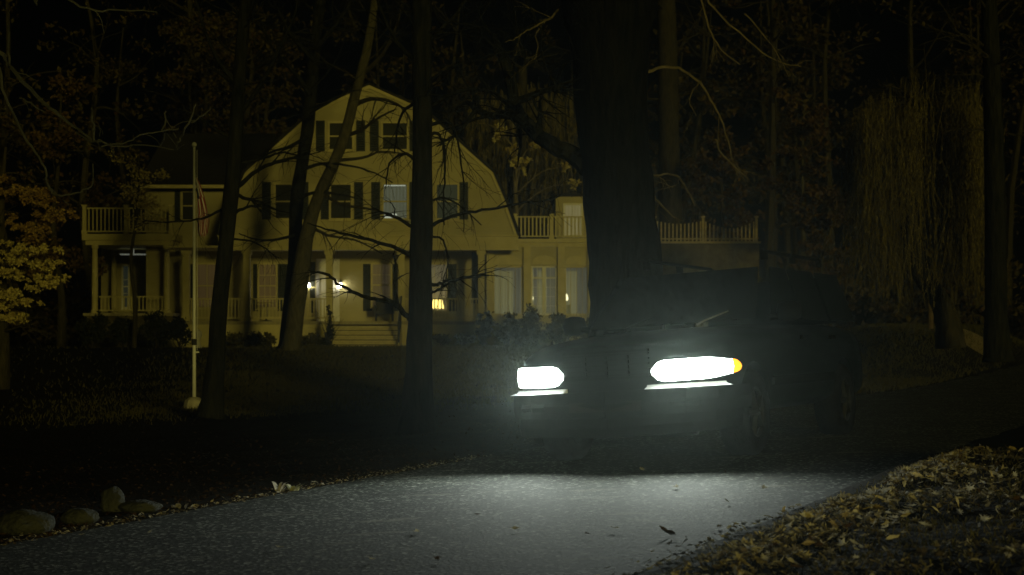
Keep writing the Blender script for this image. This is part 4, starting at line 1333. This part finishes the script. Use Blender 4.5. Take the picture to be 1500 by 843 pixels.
# limp flag: pleats hanging down with stripes
mb = MB()
ft, fb = at(0, 258, fpY).z - z, at(0, 346, fpY).z - z
rg = random.Random(60)
nc, nr = 15, 22
for j in range(nr + 1):
    f = j / nr
    zz = ft + (fb - ft) * f
    wd_ = .05 + .20 * math.sin(min(1, f * 1.25) * 1.57) * (1 - .35 * max(0, f - .7) / .3)
    for i in range(nc + 1):
        s = i / nc
        xx = .03 + wd_ * s + .04 * f + .012 * math.sin(6 * f + i)
        yy = .07 * math.sin(s * 15 + f * 2.2) * (.4 + f * .6) - .02
        mb.v.append((xx, yy, zz - .10 * s * (1 - f) + .03 * math.sin(i * 1.1) * f))
for j in range(nr):
    for i in range(nc):
        a = j * (nc + 1) + i
        mb.f.append((a, a + 1, a + nc + 2, a + nc + 1))
        mb.mi.append(2 if (j < 8 and i < 5) else ((i + j // 7) % 2))
o = mb.build('flag', [M['flag_red'], M['flag_white'], M['flag_blue']], None, smooth=True); o.location = t.location
tag(o, 'limp red and white striped flag hanging from the flagpole', 'flag')
x = at(291, 0, 53).x; z = hgt(x, 53)
o = MB().lathe([(.11, 0), (.12, .05), (.06, .1), (.05, .3), (.1, .38), (.12, .48), (.08, .58), (.03, .62)], n=12).build('garden_ornament', M['white'], None, smooth=True)
o.location = (x, 53, z); tag(o, 'small white garden ornament beside the flagpole, in front of the hedge', 'ornament')
x = at(1363, 0, 38.6).x; z = hgt(x, 38.6)
o = MB().lathe([(.075, -.1), (.07, .9), (.05, .98), (.02, 1.0)], n=8).build('wooden_post', M['wood_post'], None); o.location = (x, 38.6, z + .0)
tag(o, 'short wooden post under the willow strands', 'post')
# pale verge strip under the willow
mb = MB()
pts = []
for i in range(13):
    f = i / 12
    Xa = at(1300 + 135 * f, 0, 39).x
    for dY in (0, 2.0):
        X = Xa + dY * .3; Y = 37.2 + dY + f * 1.5
        mb.v.append((X, Y, hgt(X, Y) + .05))
for i in range(12):
    mb.f.append((2 * i, 2 * i + 2, 2 * i + 3, 2 * i + 1)); mb.mi.append(0)
o = mb.build('verge_strip', noise_mat('pale_verge', (0.16, 0.13, 0.07), (0.26, 0.21, 0.12), 6, .95, .8, 20), None, smooth=True); o['kind'] = 'structure'


# ------------------------------------------------------------------ boulders and weeds at the road edge
def boulder(label, u, v, wpx, hpx, seed):
    p = on_ground(u, v)
    s = p.y / F
    bm = bmesh.new()
    bmesh.ops.create_icosphere(bm, subdivisions=4, radius=1)
    for q in bm.verts:
        n_ = q.co.normalized()
        d = 1 + .16 * noise.noise(n_ * 1.3 + Vector((seed, 0, 0))) + .07 * noise.noise(n_ * 2.9 + Vector((seed, 5, 0))) + .03 * noise.noise(n_ * 7) + .02 * noise.noise(n_ * 16)
        q.co = n_ * d
        q.co.x *= wpx * s / 2; q.co.y *= wpx * s / 2 * .8; q.co.z *= hpx * s / 2
        q.co.z += hpx * s * .33
    me = bpy.data.meshes.new('boulder'); bm.to_mesh(me); bm.free()
    me.materials.append(M['rock'])
    me.polygons.foreach_set('use_smooth', [True] * len(me.polygons))
    o = bpy.data.objects.new('boulder', me); COL.objects.link(o)
    o.location = p
    tag(o, label, 'boulder', 'boulders along the road edge')


boulder('widest flat boulder at the lower left edge of the road', 36, 781, 84, 40, 1)
boulder('low rounded boulder between the widest one and the upright one', 117, 767, 54, 28, 2)
boulder('upright egg-shaped boulder set back from the road edge', 165, 750, 38, 44, 3)
boulder('low half-buried boulder right of the upright one', 205, 750, 60, 20, 4)


def weed(label, u, v, seed, n, h, material, name='weed_clump'):
    p = on_ground(u, v)
    rg = random.Random(seed)
    mb_ = MB()
    for k in range(n):
        a = rg.uniform(0, 6.28); L = h * rg.uniform(.6, 1.2); w = rg.uniform(.006, .016)
        d = Vector((math.cos(a), math.sin(a), 0)); sd = Vector((-d.y, d.x, 0)) * w
        b0 = d * rg.uniform(0, .05)
        pts = [b0 + d * L * .6 * t_ ** 1.4 + Vector((0, 0, L * (t_ * 1.25 - t_ * t_ * .65))) for t_ in (0, .3, .6, .85, 1)]
        vs = []
        for i, q in enumerate(pts):
            ww = (1, 1.4, 1.2, .7, .1)[i]
            vs += [q + sd * ww, q - sd * ww]
        mb_.add(vs, [(2 * i, 2 * i + 1, 2 * i + 3, 2 * i + 2) for i in range(4)])
    o = mb_.build(name, material, None)
    o.location = p + Vector((0, 0, -.01))
    tag(o, label, 'weed', 'weeds on the left road edge')


weed('pale dry arching weed standing at the left road edge', 408, 721, 71, 9, .13, M['litter_pale'])
weed('yellow-green leafy weed at the left road edge, right of the pale one', 428, 719, 72, 16, .10, M['weed'])
weed('small pale weed tuft in front of the half-buried boulder', 215, 748, 73, 12, .07, M['litter_pale'])
weed('small rust weed tuft at the left road edge', 262, 745, 74, 8, .06, M['litter'])


# ------------------------------------------------------------------ leaves, litter, grass
OUT = [(0, -.5), (.06, -.22), (.36, -.36), (.27, -.12), (.5, .02), (.22, .1), (.3, .34), (.09, .22), (0, .55), (-.09, .22), (-.3, .34), (-.22, .1), (-.5, .02), (-.27, -.12), (-.36, -.36), (-.06, -.22)]


OVAL = [(0, -.55), (.07, -.4), (.2, -.2), (.26, .02), (.2, .25), (.09, .45), (0, .58), (-.09, .45), (-.2, .25), (-.26, .02), (-.2, -.2), (-.07, -.4)]


def maple_leaf(mb_, p, s, rg, tilt=.35, mi=0, curl=.3):
    """a fallen leaf: lobed or oval, each one torn, curled and folded its own way"""
    rot = Matrix.Rotation(rg.uniform(0, 6.28), 3, 'Z')
    tl = Matrix.Rotation(rg.gauss(0, tilt), 3, 'X') @ Matrix.Rotation(rg.gauss(0, tilt), 3, 'Y')
    cu = rg.uniform(-.6, 1.3) * curl * 1.5
    fold = rg.uniform(-.2, .9) * curl * 1.6
    out = OUT if rg.random() < .45 else OVAL
    sx, sy = rg.uniform(.65, 1.1), rg.uniform(.85, 1.2)
    p = Vector(p)
    vs = []
    for x, y in out:
        q = rg.uniform(.72, 1.12)
        x, y = x * q * sx, y * q * sy
        vs.append(p + tl @ (rot @ Vector((x * s, y * s, (abs(x) * fold + y * y * cu + rg.uniform(-.05, .05)) * s))))
    vs.append(p + tl @ Vector((0, 0, -.01 * s)))
    n_ = len(out)
    mb_.add(vs, [(i, (i + 1) % n_, n_) for i in range(n_)], mi)


rg = random.Random(80)
mb = MB()
cnt = 0
for k in range(260):          # drifted over the road edge close by
    Y = rg.uniform(6.6, 9.0); X = xr(Y) + rg.gauss(.12, .16)
    maple_leaf(mb, (X, Y, max(hgt(X, Y), base_h(X, Y) + .012) + rg.uniform(.008, .02)), rg.uniform(.02, .06), rg, .3, mi=rg.choice((0, 0, 1, 2)))
while cnt < 9000:
    Y = 4.2 + 9.3 * rg.random() ** 1.35
    if Y > 10.6 and rg.random() < (Y - 10.6) / 2.4:
        continue
    q = rg.random()
    e = .34 + abs(rg.gauss(.08, .22)) if q < .36 else .36 + abs(rg.gauss(0, 1.7)) if q < .80 else rg.uniform(.36, 5)
    X = xr(Y) + e / .893
    if X > .42 * Y + .3:
        continue
    z = max(hgt(X, Y), base_h(X, Y) + .012)
    dens = noise.noise(Vector((X * 1.3, Y * 1.3, 2)))
    if q < .36 and e > .34 and noise.noise(Vector((X * 3.1, Y * 3.1, 11))) < -.1 and rg.random() < .75:
        continue
    if q > .36 and dens < .02 and rg.random() < .8:
        continue
    if q < .36 and noise.noise(Vector((Y * 1.6, 0, 7))) < -.25 and rg.random() < .8:
        continue
    ridge = .035 * math.exp(-((e - .55) / .2) ** 2)
    ne = q < .36
    maple_leaf(mb, (X, Y, z + rg.uniform(.006, .022) + rg.random() * ridge), (.022 + .07 * rg.random() ** 1.8) if ne else (.014 + .05 * rg.random() ** 1.8), rg, .5 if ne else .4, mi=(1 if rg.random() < .30 else 2 if rg.random() < .3 else 0) if ne else (1 if rg.random() < .06 else 2 if rg.random() < .10 else 0))
    cnt += 1
for k in range(900):           # bits that blew onto the edge of the left verge
    Y = rg.uniform(8.2, 15); X = xl(Y) + rg.gauss(-.03, .06)
    maple_leaf(mb, (X, Y, max(hgt(X, Y), base_h(X, Y)) + rg.uniform(.008, .02)), rg.uniform(.015, .04), rg, .4)
o = mb.build('leaf_litter', [M['litter'], M['litter_yellow'], M['litter_pale']], None); o['kind'] = 'stuff'; tag(o, 'pale and yellow leaf litter on the right bank', 'leaf litter')
mb = MB()
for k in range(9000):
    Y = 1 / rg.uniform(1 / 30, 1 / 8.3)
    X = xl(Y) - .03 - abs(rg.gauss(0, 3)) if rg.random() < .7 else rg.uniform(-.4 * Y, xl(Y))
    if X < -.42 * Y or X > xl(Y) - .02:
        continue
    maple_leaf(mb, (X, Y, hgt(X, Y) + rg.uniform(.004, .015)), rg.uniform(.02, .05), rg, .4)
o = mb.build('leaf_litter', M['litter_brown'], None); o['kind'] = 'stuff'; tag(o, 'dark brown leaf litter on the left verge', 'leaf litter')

# sticks and bigger leaves that can be told apart
mats = ['litter_yellow', 'litter_pale', 'litter_dark']
protos = []
for i in range(9):
    mb = MB(); maple_leaf(mb, (0, 0, 0), 1.0, rg, .2, curl=.4)
    me = bpy.data.meshes.new('fallen_leaf'); me.from_pydata(mb.v, [], mb.f); me.materials.append(M[mats[i % 3]]); me.update()
    protos.append(me)
first = True
labs = ['yellow maple leaf lying on the leafy bank beside the road', 'pale curled leaf lying on the leafy bank beside the road', 'dark brown leaf lying on the leafy bank beside the road']
labr = ['yellow leaf lying alone on the asphalt', 'pale leaf lying alone on the asphalt', 'dark leaf lying alone on the asphalt']


def drop(u, v, kind, s, road):
    p = on_ground(u, v)
    o = bpy.data.objects.new('fallen_leaf', protos[kind + 3 * rg.randint(0, 2)]); COL.objects.link(o)
    z = max(p.z, base_h(p.x, p.y) + .03) + (.008 if road else .05)
    o.location = (p.x, p.y, z); o.scale = (s, s, s); o.rotation_euler = (rg.gauss(0, .12 if road else .5), rg.gauss(0, .12 if road else .5), rg.uniform(0, 6.28))
    tag(o, (labr if road else labs)[kind], 'leaf', 'fallen leaves on the road' if road else 'fallen leaves on the bank')


for (u, v) in ((1065, 750), (1062, 703), (990, 728), (755, 792), (610, 796), (640, 838), (560, 725), (900, 792), (460, 712), (220, 796), (330, 752), (120, 800), (410, 820), (860, 800), (700, 770), (1120, 730), (545, 839), (280, 756), (1180, 700), (940, 700)):
    drop(u, v, 1 if rg.random() < .75 else 2, rg.uniform(.05, .08), True)
for (u, v) in ((975, 797), (984, 800)):
    drop(u, v, 2, .09, True)
for k in range(60):
    f = rg.random()
    u = 1040 + 460 * f; v0 = 820 - f * 125
    drop(u + 30 + rg.gauss(0, 30), max(700, v0 + abs(rg.gauss(0, 30)) + rg.uniform(-4, 10)), rg.choice((0, 0, 0, 1, 1, 2)), rg.uniform(.045, .075), False)
for (u, v) in ((1300, 800), (1310, 805), (1325, 720), (1335, 716), (1110, 838), (1190, 836), (1205, 833)):
    drop(u, v, 0, rg.uniform(.06, .085), False)

mb = MB()
cnt = 0
while cnt < 95000:
    Y = 1 / rg.uniform(1 / 56.8, 1 / 20.0)
    X = rg.uniform(-.40, .40) * Y
    if xl(Y) - .05 < X < xr(Y) + .3 or (X > xr(Y) and Y < 20):
        continue
    if X < xl(Y) and rg.random() > sm((Y - 24) / 14) * (.03 + .97 * sm((X + 11) / 7)):
        continue
    if -15.6 < X < -1 and Y > 56:
        continue
    z = hgt(X, Y)
    h_ = (.025 + .04 * rg.random()) * (1 + Y / 60)
    w = .003 + .00028 * Y
    a = rg.gauss(0, .7); ln = rg.gauss(0, .5) * h_; l2 = rg.gauss(0, .5) * h_
    dx, dy = math.cos(a) * w, math.sin(a) * w
    mb.add([(X - dx, Y - dy, z - .01), (X + dx, Y + dy, z - .01), (X + ln, Y + l2, z + h_)], [(0, 1, 2)])
    cnt += 1
o = mb.build('lawn_grass', M['grass'], None); o['kind'] = 'stuff'; tag(o, 'short lawn grass in front of the house', 'grass')
mb = MB()
for k in range(15000):      # thin curved blades through the litter of the bank
    Y = 4.2 + 9 * rg.random() ** 1.4
    X = xr(Y) + .30 + abs(rg.gauss(0, 1.8))
    if X > .42 * Y + .3:
        continue
    z = hgt(X, Y); a = rg.uniform(0, 6.28); L = rg.uniform(.02, .075); w = rg.uniform(.0015, .0035)
    d_ = Vector((math.cos(a), math.sin(a), 0)); sd = Vector((-d_.y, d_.x, 0)) * w
    pts = [Vector((X, Y, z)), Vector((X, Y, z)) + d_ * L * .45 + Vector((0, 0, L * .45)), Vector((X, Y, z)) + d_ * L * 1.1 + Vector((0, 0, L * .5))]
    mb.add([pts[0] + sd, pts[0] - sd, pts[1] - sd, pts[1] + sd, pts[2]], [(0, 1, 2, 3), (3, 2, 4)])
o = mb.build('bank_grass', M['moss'], None); o['kind'] = 'stuff'; tag(o, 'sparse curved grass blades on the leafy right bank', 'grass')

# ------------------------------------------------------------------ car
CX, CY, YAW = 1.915, 14.9, R(27)
car = thing('parked_car', 'black four wheel drive car with both headlights glaring on the dark road', 'car')
car.name = 'headlit_car'
car.location = (CX, CY, base_h(CX, CY) + .0)
fwd = Vector((-math.sin(YAW), -math.cos(YAW), 0)); left = Vector((math.cos(YAW), -math.sin(YAW), 0))
rollA = R(3.6)
# left side of the car (right in the photo) sits higher, following the cross fall of the road
lv = (left * math.cos(rollA) + Vector((0, 0, 1)) * math.sin(rollA))
upv = fwd.cross(lv)
car.matrix_basis = Matrix.Translation(car.location) @ Matrix(((fwd.x, lv.x, upv.x), (fwd.y, lv.y, upv.y), (fwd.z, lv.z, upv.z))).to_4x4()


def cp(mb_, name, material, parent=car, smooth=False):
    return mb_.build(name, material, parent, smooth=smooth, local=True)


def sup(t, e):
    c, s = math.cos(t), math.sin(t)
    return math.copysign(abs(c) ** (2 / e), c), math.copysign(abs(s) ** (2 / e), s)


st = [(-2.42, .70, .52, 1.02), (-2.40, .80, .46, 1.06), (-2.34, .88, .42, 1.10), (-2.2, .93, .36, 1.13), (-1.9, .95, .34, 1.14), (-1.2, .95, .34, 1.14), (-.4, .95, .34, 1.13), (.4, .95, .34, 1.12), (.9, .95, .34, 1.11), (1.3, .95, .35, 1.09), (1.7, .95, .36, 1.065), (2.0, .945, .37, 1.035), (2.15, .91, .38, 1.01), (2.26, .855, .39, .99), (2.33, .765, .40, .975), (2.37, .655, .41, .965), (2.40, .44, .42, .955), (2.41, .2, .43, .95)]
NR = 36
mb = MB(); vs = []
for x, w, z0, z1 in st:
    for k in range(NR):
        a, b_ = sup(2 * math.pi * k / NR, 5.5)
        vs.append((x, a * w * (1 if b_ < .2 else 1 - .06 * (b_ - .2)), (z0 + z1) / 2 + b_ * (z1 - z0) / 2 + (.03 * (1 - (a) ** 2) if b_ > .9 else 0)))
fs = []
for i in range(len(st) - 1):
    for k in range(NR):
        k2 = (k + 1) % NR
        fs.append((i * NR + k, i * NR + k2, (i + 1) * NR + k2, (i + 1) * NR + k))
fs.append(tuple(range(NR))[::-1]); fs.append(tuple((len(st) - 1) * NR + k for k in range(NR)))
mb.add(vs, fs)
# cabin
cab = [(1.06, -2.30, 1.02, .90), (1.14, -2.29, .93, .895), (1.70, -2.12, .24, .735), (1.755, -2.06, .13, .70), (1.79, -1.95, .0, .62), (1.80, -1.7, -.25, .45)]
vs = []
for z, xa, xb, w in cab:
    for k in range(NR):
        a, b_ = sup(2 * math.pi * k / NR, 9)
        vs.append(((xa + xb) / 2 + a * (xb - xa) / 2, b_ * w, z))
fs = []
for i in range(len(cab) - 1):
    for k in range(NR):
        k2 = (k + 1) % NR
        fs.append((i * NR + k, i * NR + k2, (i + 1) * NR + k2, (i + 1) * NR + k))
fs.append(tuple(range(NR))[::-1]); fs.append(tuple((len(cab) - 1) * NR + k for k in range(NR)))
mb.add(vs, fs)
body = cp(mb, 'body', M['paint'], smooth=True)
# wheel wells cut into the body
WX = (1.45, -1.42)
cut = MB()
for wx in WX:
    for s in (-1, 1):
        ring = []
        y0, y1 = (.66, 1.1) if s > 0 else (-1.1, -.66)
        n_ = 28
        vs = [(wx + .43 * math.cos(2 * math.pi * k / n_), y0, .37 + .43 * math.sin(2 * math.pi * k / n_)) for k in range(n_)] + [(wx + .43 * math.cos(2 * math.pi * k / n_), y1, .37 + .43 * math.sin(2 * math.pi * k / n_)) for k in range(n_)]
        fs = [tuple(range(n_)), tuple(range(2 * n_ - 1, n_ - 1, -1))] + [(k, k + n_, (k + 1) % n_ + n_, (k + 1) % n_) for k in range(n_)]
        cut.add(vs, fs)
co = cut.build('cutter', M['plastic'], car, local=True)
md = body.modifiers.new('wells', 'BOOLEAN'); md.object = co; md.operation = 'DIFFERENCE'; md.solver = 'EXACT'
bpy.context.view_layer.update()
dg = bpy.context.evaluated_depsgraph_get()
me = bpy.data.meshes.new_from_object(body.evaluated_get(dg))
body.modifiers.clear(); body.data = me
bpy.data.objects.remove(co, do_unlink=True)
try:
    me.set_sharp_from_angle(angle=R(38))
except Exception:
    pass
# glass
def quad(mb_, a, b_, c, d):
    mb_.add([a, b_, c, d], [(0, 1, 2, 3)])


def cabx(z, front=True):
    t = (z - 1.14) / (1.70 - 1.14)
    return .93 + (.24 - .93) * t if front else -2.29 + (-2.12 + 2.29) * t


def caby(z):
    t = (z - 1.14) / (1.70 - 1.14)
    return .895 + (.735 - .895) * t


def plate(mb_, q, n, th=.012):
    """thin solid panel lying on the four corners q, outward normal n"""
    q = [Vector(p) for p in q]; n = Vector(n).normalized()
    vs = [p + n * .004 for p in q] + [p + n * (.004 + th) for p in q]
    mb_.add(vs, [(4, 5, 6, 7), (3, 2, 1, 0), (0, 1, 5, 4), (1, 2, 6, 5), (2, 3, 7, 6), (3, 0, 4, 7)])


mb = MB(); za, zb = 1.17, 1.66
plate(mb, [(cabx(za), -.80, za), (cabx(za), .80, za), (cabx(zb), .66, zb), (cabx(zb), -.66, zb)], (.56, 0, .69))
ws = cp(mb, 'windshield', M['car_glass'])
mb = MB(); plate(mb, [(cabx(za, 0), .80, za), (cabx(za, 0), -.80, za), (cabx(zb, 0), -.66, zb), (cabx(zb, 0), .66, zb)], (-1, 0, .3)); cp(mb, 'rear_window', M['car_glass'])
for s in (-1, 1):
    for xa, xb, xta, xtb in ((-.18, .74, -.20, .26), (-1.10, -.26, -1.10, -.28), (-2.12, -1.2, -2.0, -1.2)):
        mb = MB()
        q = [(xa, s * caby(za), za), (xb, s * caby(za), za), (xtb, s * caby(zb), zb), (xta, s * caby(zb), zb)]
        if s > 0:
            q = q[::-1]
        plate(mb, q, (0, s, .28)); cp(mb, 'side_window', M['car_glass'])
    # mirror
    mb = MB(); mb.tube([(.74, s * .88, 1.18), (.72, s * 1.0, 1.2)], [.03, .03], 6)
    for z, w_, d_ in ((0, 0, 0),):
        prof_ = [(.02, -.10), (.09, -.09), (.11, 0), (.09, .08), (.03, .10)]
    mb.lathe([(.04, -.09), (.10, -.07), (.115, 0), (.10, .07), (.04, .09)], (.70, s * 1.05, 1.23), 14)
    mir = cp(mb, 'side_mirror', M['plastic'], smooth=True)
    # door handles and seams
    for xh in (-.02, -.98):
        mb = MB(); mb.box(xh - .09, xh + .09, min(s * .948, s * .975), max(s * .948, s * .975), .985, 1.02); cp(mb, 'door_handle', M['plastic'])
    mb = MB(); mb.box(-1.0, .98, min(s * .94, s * .966), max(s * .94, s * .966), .58, .66); cp(mb, 'side_moulding', M['plastic'])
    mb = MB(); mb.tube([(-1.95, s * .60, 1.84), (-.1, s * .58, 1.845)], [.018, .018], 6)
    for xh in (-1.95, -1.0, -.1):
        mb.box(xh - .05, xh + .05, s * .6 - .02, s * .6 + .02, 1.76, 1.838)
    cp(mb, 'roof_rail', M['plastic'])
# plan curve of the nose
NOSE = [(2.425, 0), (2.415, .42), (2.385, .66), (2.33, .78), (2.265, .87), (2.15, .925), (2.0, .955), (1.9, .96)]


def nose_at(y0, y1, n_=10):
    """points along the nose curve between arc positions of lateral coordinates y0..y1 (index based)"""
    P_ = [Vector((x, y, 0)) for x, y in NOSE]
    L = [0]
    for i in range(1, len(P_)):
        L.append(L[-1] + (P_[i] - P_[i - 1]).length)

    def ev(s_):
        for i in range(1, len(P_)):
            if s_ <= L[i] or i == len(P_) - 1:
                t = (s_ - L[i - 1]) / (L[i] - L[i - 1])
                return P_[i - 1].lerp(P_[i], t)
    return [ev(y0 + (y1 - y0) * i / n_) for i in range(n_ + 1)]


def nose_band(mb_, s0, s1, z0f, z1f, off, s, n_=14, thick=.05, lip=0.0):
    """a strip that follows the nose: z0f/z1f give its lower/upper edge along 0..1"""
    c = nose_at(s0, s1, n_)
    outv, inv = [], []
    for i, p in enumerate(c):
        d = (c[min(i + 1, n_)] - c[max(i - 1, 0)]).normalized()
        nn = Vector((d.y, -d.x, 0))
        if nn.x < 0 and p.y < .5:
            nn = -nn
        t = i / n_
        q = p + nn * off; r_ = p - nn * thick
        zm = (z0f(t) + z1f(t)) / 2
        outv += [(q.x + nn.x * lip, (q.y + nn.y * lip) * s, z0f(t)), (q.x + nn.x * .012, (q.y + nn.y * .012) * s, zm), (q.x, q.y * s, z1f(t))]
        inv += [(r_.x, r_.y * s, z0f(t)), (r_.x, r_.y * s, z1f(t))]
    o1 = len(outv)
    fs = []
    for i in range(n_):
        a, b_ = 3 * i, 3 * i + 3
        fs += [(a, b_, b_ + 1, a + 1), (a + 1, b_ + 1, b_ + 2, a + 2)]
        e, g_ = o1 + 2 * i, o1 + 2 * i + 2
        fs += [(a + 2, b_ + 2, g_ + 1, e + 1), (e, g_, b_, a), (e + 1, g_ + 1, g_, e)]
    fs += [(0, 1, 2, o1 + 1, o1), (3 * n_ + 2, 3 * n_ + 1, 3 * n_, o1 + 2 * n_, o1 + 2 * n_ + 1)]
    if s < 0:
        fs = [f[::-1] for f in fs]
    mb_.add(outv + inv, fs)


def lens_h(t):
    """half height of the lamp along its length: round inner end, slimmer outer end"""
    a = math.sqrt(max(.06, 1 - (1 - min(1, t / .16)) ** 2))
    b_ = 1 - .32 * sm((t - .55) / .45)
    return a * b_


def rnd(t):
    """rounded ends"""
    return min(1, math.sqrt(max(.0, min(t, 1 - t) / .12))) if min(t, 1 - t) < .12 else 1


for s in (-1, 1):
    mb = MB(); nose_band(mb, .40, 1.14, lambda t: .752 - .084 * lens_h(t) + .012 * t, lambda t: .752 + .090 * lens_h(t) + .012 * t, .012, s)
    hl = cp(mb, 'headlight', M['lens'])
    ld = bpy.data.lights.new('headlight_beam', 'SPOT'); ld.energy = BEAM; ld.color = (0.90, 1.0, 0.90)
    ld.spot_size = R(152); ld.spot_blend = 1.0; ld.shadow_soft_size = .11
    lo = bpy.data.objects.new('headlight_beam', ld); COL.objects.link(lo); lo.parent = hl
    lo.location = (2.45, s * .66, .725)
    lo.rotation_euler = Vector((1, .30 if s > 0 else -.05, -.03)).to_track_quat('-Z', 'Y').to_euler()
    mb = MB(); nose_band(mb, 1.145, 1.30, lambda t: .712 + .025 * t * t, lambda t: .825 - .035 * t * t, .012, s, 6)
    cp(mb, 'turn_signal', M['amber'])
    mb = MB(); nose_band(mb, .36, 1.02, lambda t: .617, lambda t: .650, .022, s, thick=.0, lip=.075); cp(mb, 'bumper_trim', M['chrome'])
    mb = MB(); nose_band(mb, 0, 1.35, lambda t: .40 + .03 * t, lambda t: .615, .065, s, 18, .08); cp(mb, 'bumper', M['plastic'], smooth=False)
    mb = MB(); nose_band(mb, 0, 1.25, lambda t: .23 + .05 * t, lambda t: .40 + .025 * t, .02, s, 14, .06); cp(mb, 'air_dam', M['plastic'])
    mb = MB(); nose_band(mb, .55, .78, lambda t: .47, lambda t: .54, .072, s, 6, .01); cp(mb, 'fog_lamp', M['car_glass'])
mb = MB()
for i in range(5):
    z = .735 + i * .042
    mb.box(2.405, 2.435, -.38, .38, z, z + .014)
for y in (-.19, 0, .19):
    mb.box(2.404, 2.43, y - .01, y + .01, .72, .92)
mb.box(2.40, 2.436, -.38, .38, .925, .945); mb.box(2.40, 2.436, -.38, .38, .71, .73)
cp(mb, 'grille', M['plastic'])
mb = MB(); mb.box(2.488, 2.496, -.32, .32, .45, .53); cp(mb, 'air_intake', M['dark'])
for y in (-.42, .28):
    mb = MB(); mb.tube([(.98, y, 1.155), (.93, y + .06, 1.19), (.85, y + .26, 1.262)], [.010, .009, .007], 5)
    cp(mb, 'wiper', M['wiper_glint'] if y > 0 else M['plastic'])  # right-hand wiper coloured paler as a painted glint
for wx in WX:
    for s in (-1, 1):
        t = []
        mb = MB()
        n_ = 28
        pr = [(.22, -.12), (.33, -.125), (.365, -.09), (.37, 0), (.365, .09), (.33, .125), (.22, .12)]
        vs = [(wx + r_ * math.cos(2 * math.pi * k / n_), s * .83 + y, .37 + r_ * math.sin(2 * math.pi * k / n_)) for r_, y in pr for k in range(n_)]
        fs = [(i * n_ + k, i * n_ + (k + 1) % n_, (i + 1) % len(pr) * n_ + (k + 1) % n_, (i + 1) % len(pr) * n_ + k) for i in range(len(pr)) for k in range(n_)]
        mb.add(vs, fs)
        wh = cp(mb, 'wheel', M['tyre'], smooth=True)
        mb = MB(); yo = s * .93
        for k in range(5):
            a = 2 * math.pi * k / 5
            mb.tube([(wx + .03 * math.cos(a), yo, .37 + .03 * math.sin(a)), (wx + .21 * math.cos(a), yo - s * .01, .37 + .21 * math.sin(a))], [.035, .03], 6)
        ringp = [(wx + .215 * math.cos(2 * math.pi * k / 24), yo - s * .01, .37 + .215 * math.sin(2 * math.pi * k / 24)) for k in range(25)]
        mb.tube(ringp, [.02] * 25, 6, cap=False)
        cp(mb, 'rim', M['alloy'], wh)

# ------------------------------------------------------------------ haze, added to make the headlight glare
hb = MB(); hb.box(-130, 130, -12, 135, -3.5, 34)
hm = bpy.data.materials.new('haze'); hm.use_nodes = True
nt = hm.node_tree
nt.nodes.remove(nt.nodes['Principled BSDF'])
pv = nt.nodes.new('ShaderNodeVolumePrincipled')
pv.inputs['Color'].default_value = (0.82, 0.97, 0.92, 1)
pv.inputs['Density'].default_value = 0.00105
pv.inputs['Anisotropy'].default_value = 0.90
link(nt, pv.outputs[0], nt.nodes['Material Output'].inputs['Volume'])
hm.cycles.volume_sampling = 'EQUIANGULAR'
hz_ = hb.build('haze', hm); hz_['kind'] = 'stuff'; hz_.display_type = 'WIRE'
tag(hz_, 'thin added haze that makes the glare around the headlights', 'haze')

# ------------------------------------------------------------------ light and camera
d = Vector((-0.36, 1.0, -0.105)).normalized()
sun = bpy.data.lights.new('sun', 'SUN'); sun.energy = 0.60; sun.color = (1.0, 0.84, 0.19); sun.angle = R(5)
so = bpy.data.objects.new('sun', sun); COL.objects.link(so)
so.rotation_euler = d.to_track_quat('-Z', 'Y').to_euler()
W = bpy.data.worlds.new('World'); S.world = W; W.use_nodes = True
nt = W.node_tree
bg = nt.nodes['Background']
sk = nt.nodes.new('ShaderNodeTexSky'); sk.sky_type = 'NISHITA'; sk.sun_disc = False
sk.sun_elevation = math.asin(-d.z); sk.sun_rotation = math.atan2(-d.x, -d.y)
link(nt, sk.outputs[0], bg.inputs['Color'])
bg.inputs['Strength'].default_value = 0.00006

cam = bpy.data.cameras.new('camera'); cam.sensor_width = 36; cam.lens = 36 * F / 1500
cam.shift_y = (HV - 421.5) / 1500
cam.clip_end = 2000; cam.clip_start = .05
cam.dof.use_dof = True; cam.dof.focus_distance = 14; cam.dof.aperture_fstop = 4.0
co = bpy.data.objects.new('camera', cam); COL.objects.link(co)
co.location = (0, 0, ZC); co.rotation_euler = (R(90), 0, 0)
S.camera = co
S.view_settings.view_transform = 'Standard'; S.view_settings.look = 'None'
S.view_settings.exposure = 0; S.view_settings.gamma = 1; S.view_settings.use_curve_mapping = False
S.render.engine = 'CYCLES'
S.cycles.use_denoising = True
try:
    S.cycles.denoiser = 'OPENIMAGEDENOISE'
except Exception:
    pass
S.cycles.max_bounces = 6; S.cycles.transparent_max_bounces = 12
S.cycles.sample_clamp_indirect = 3.0
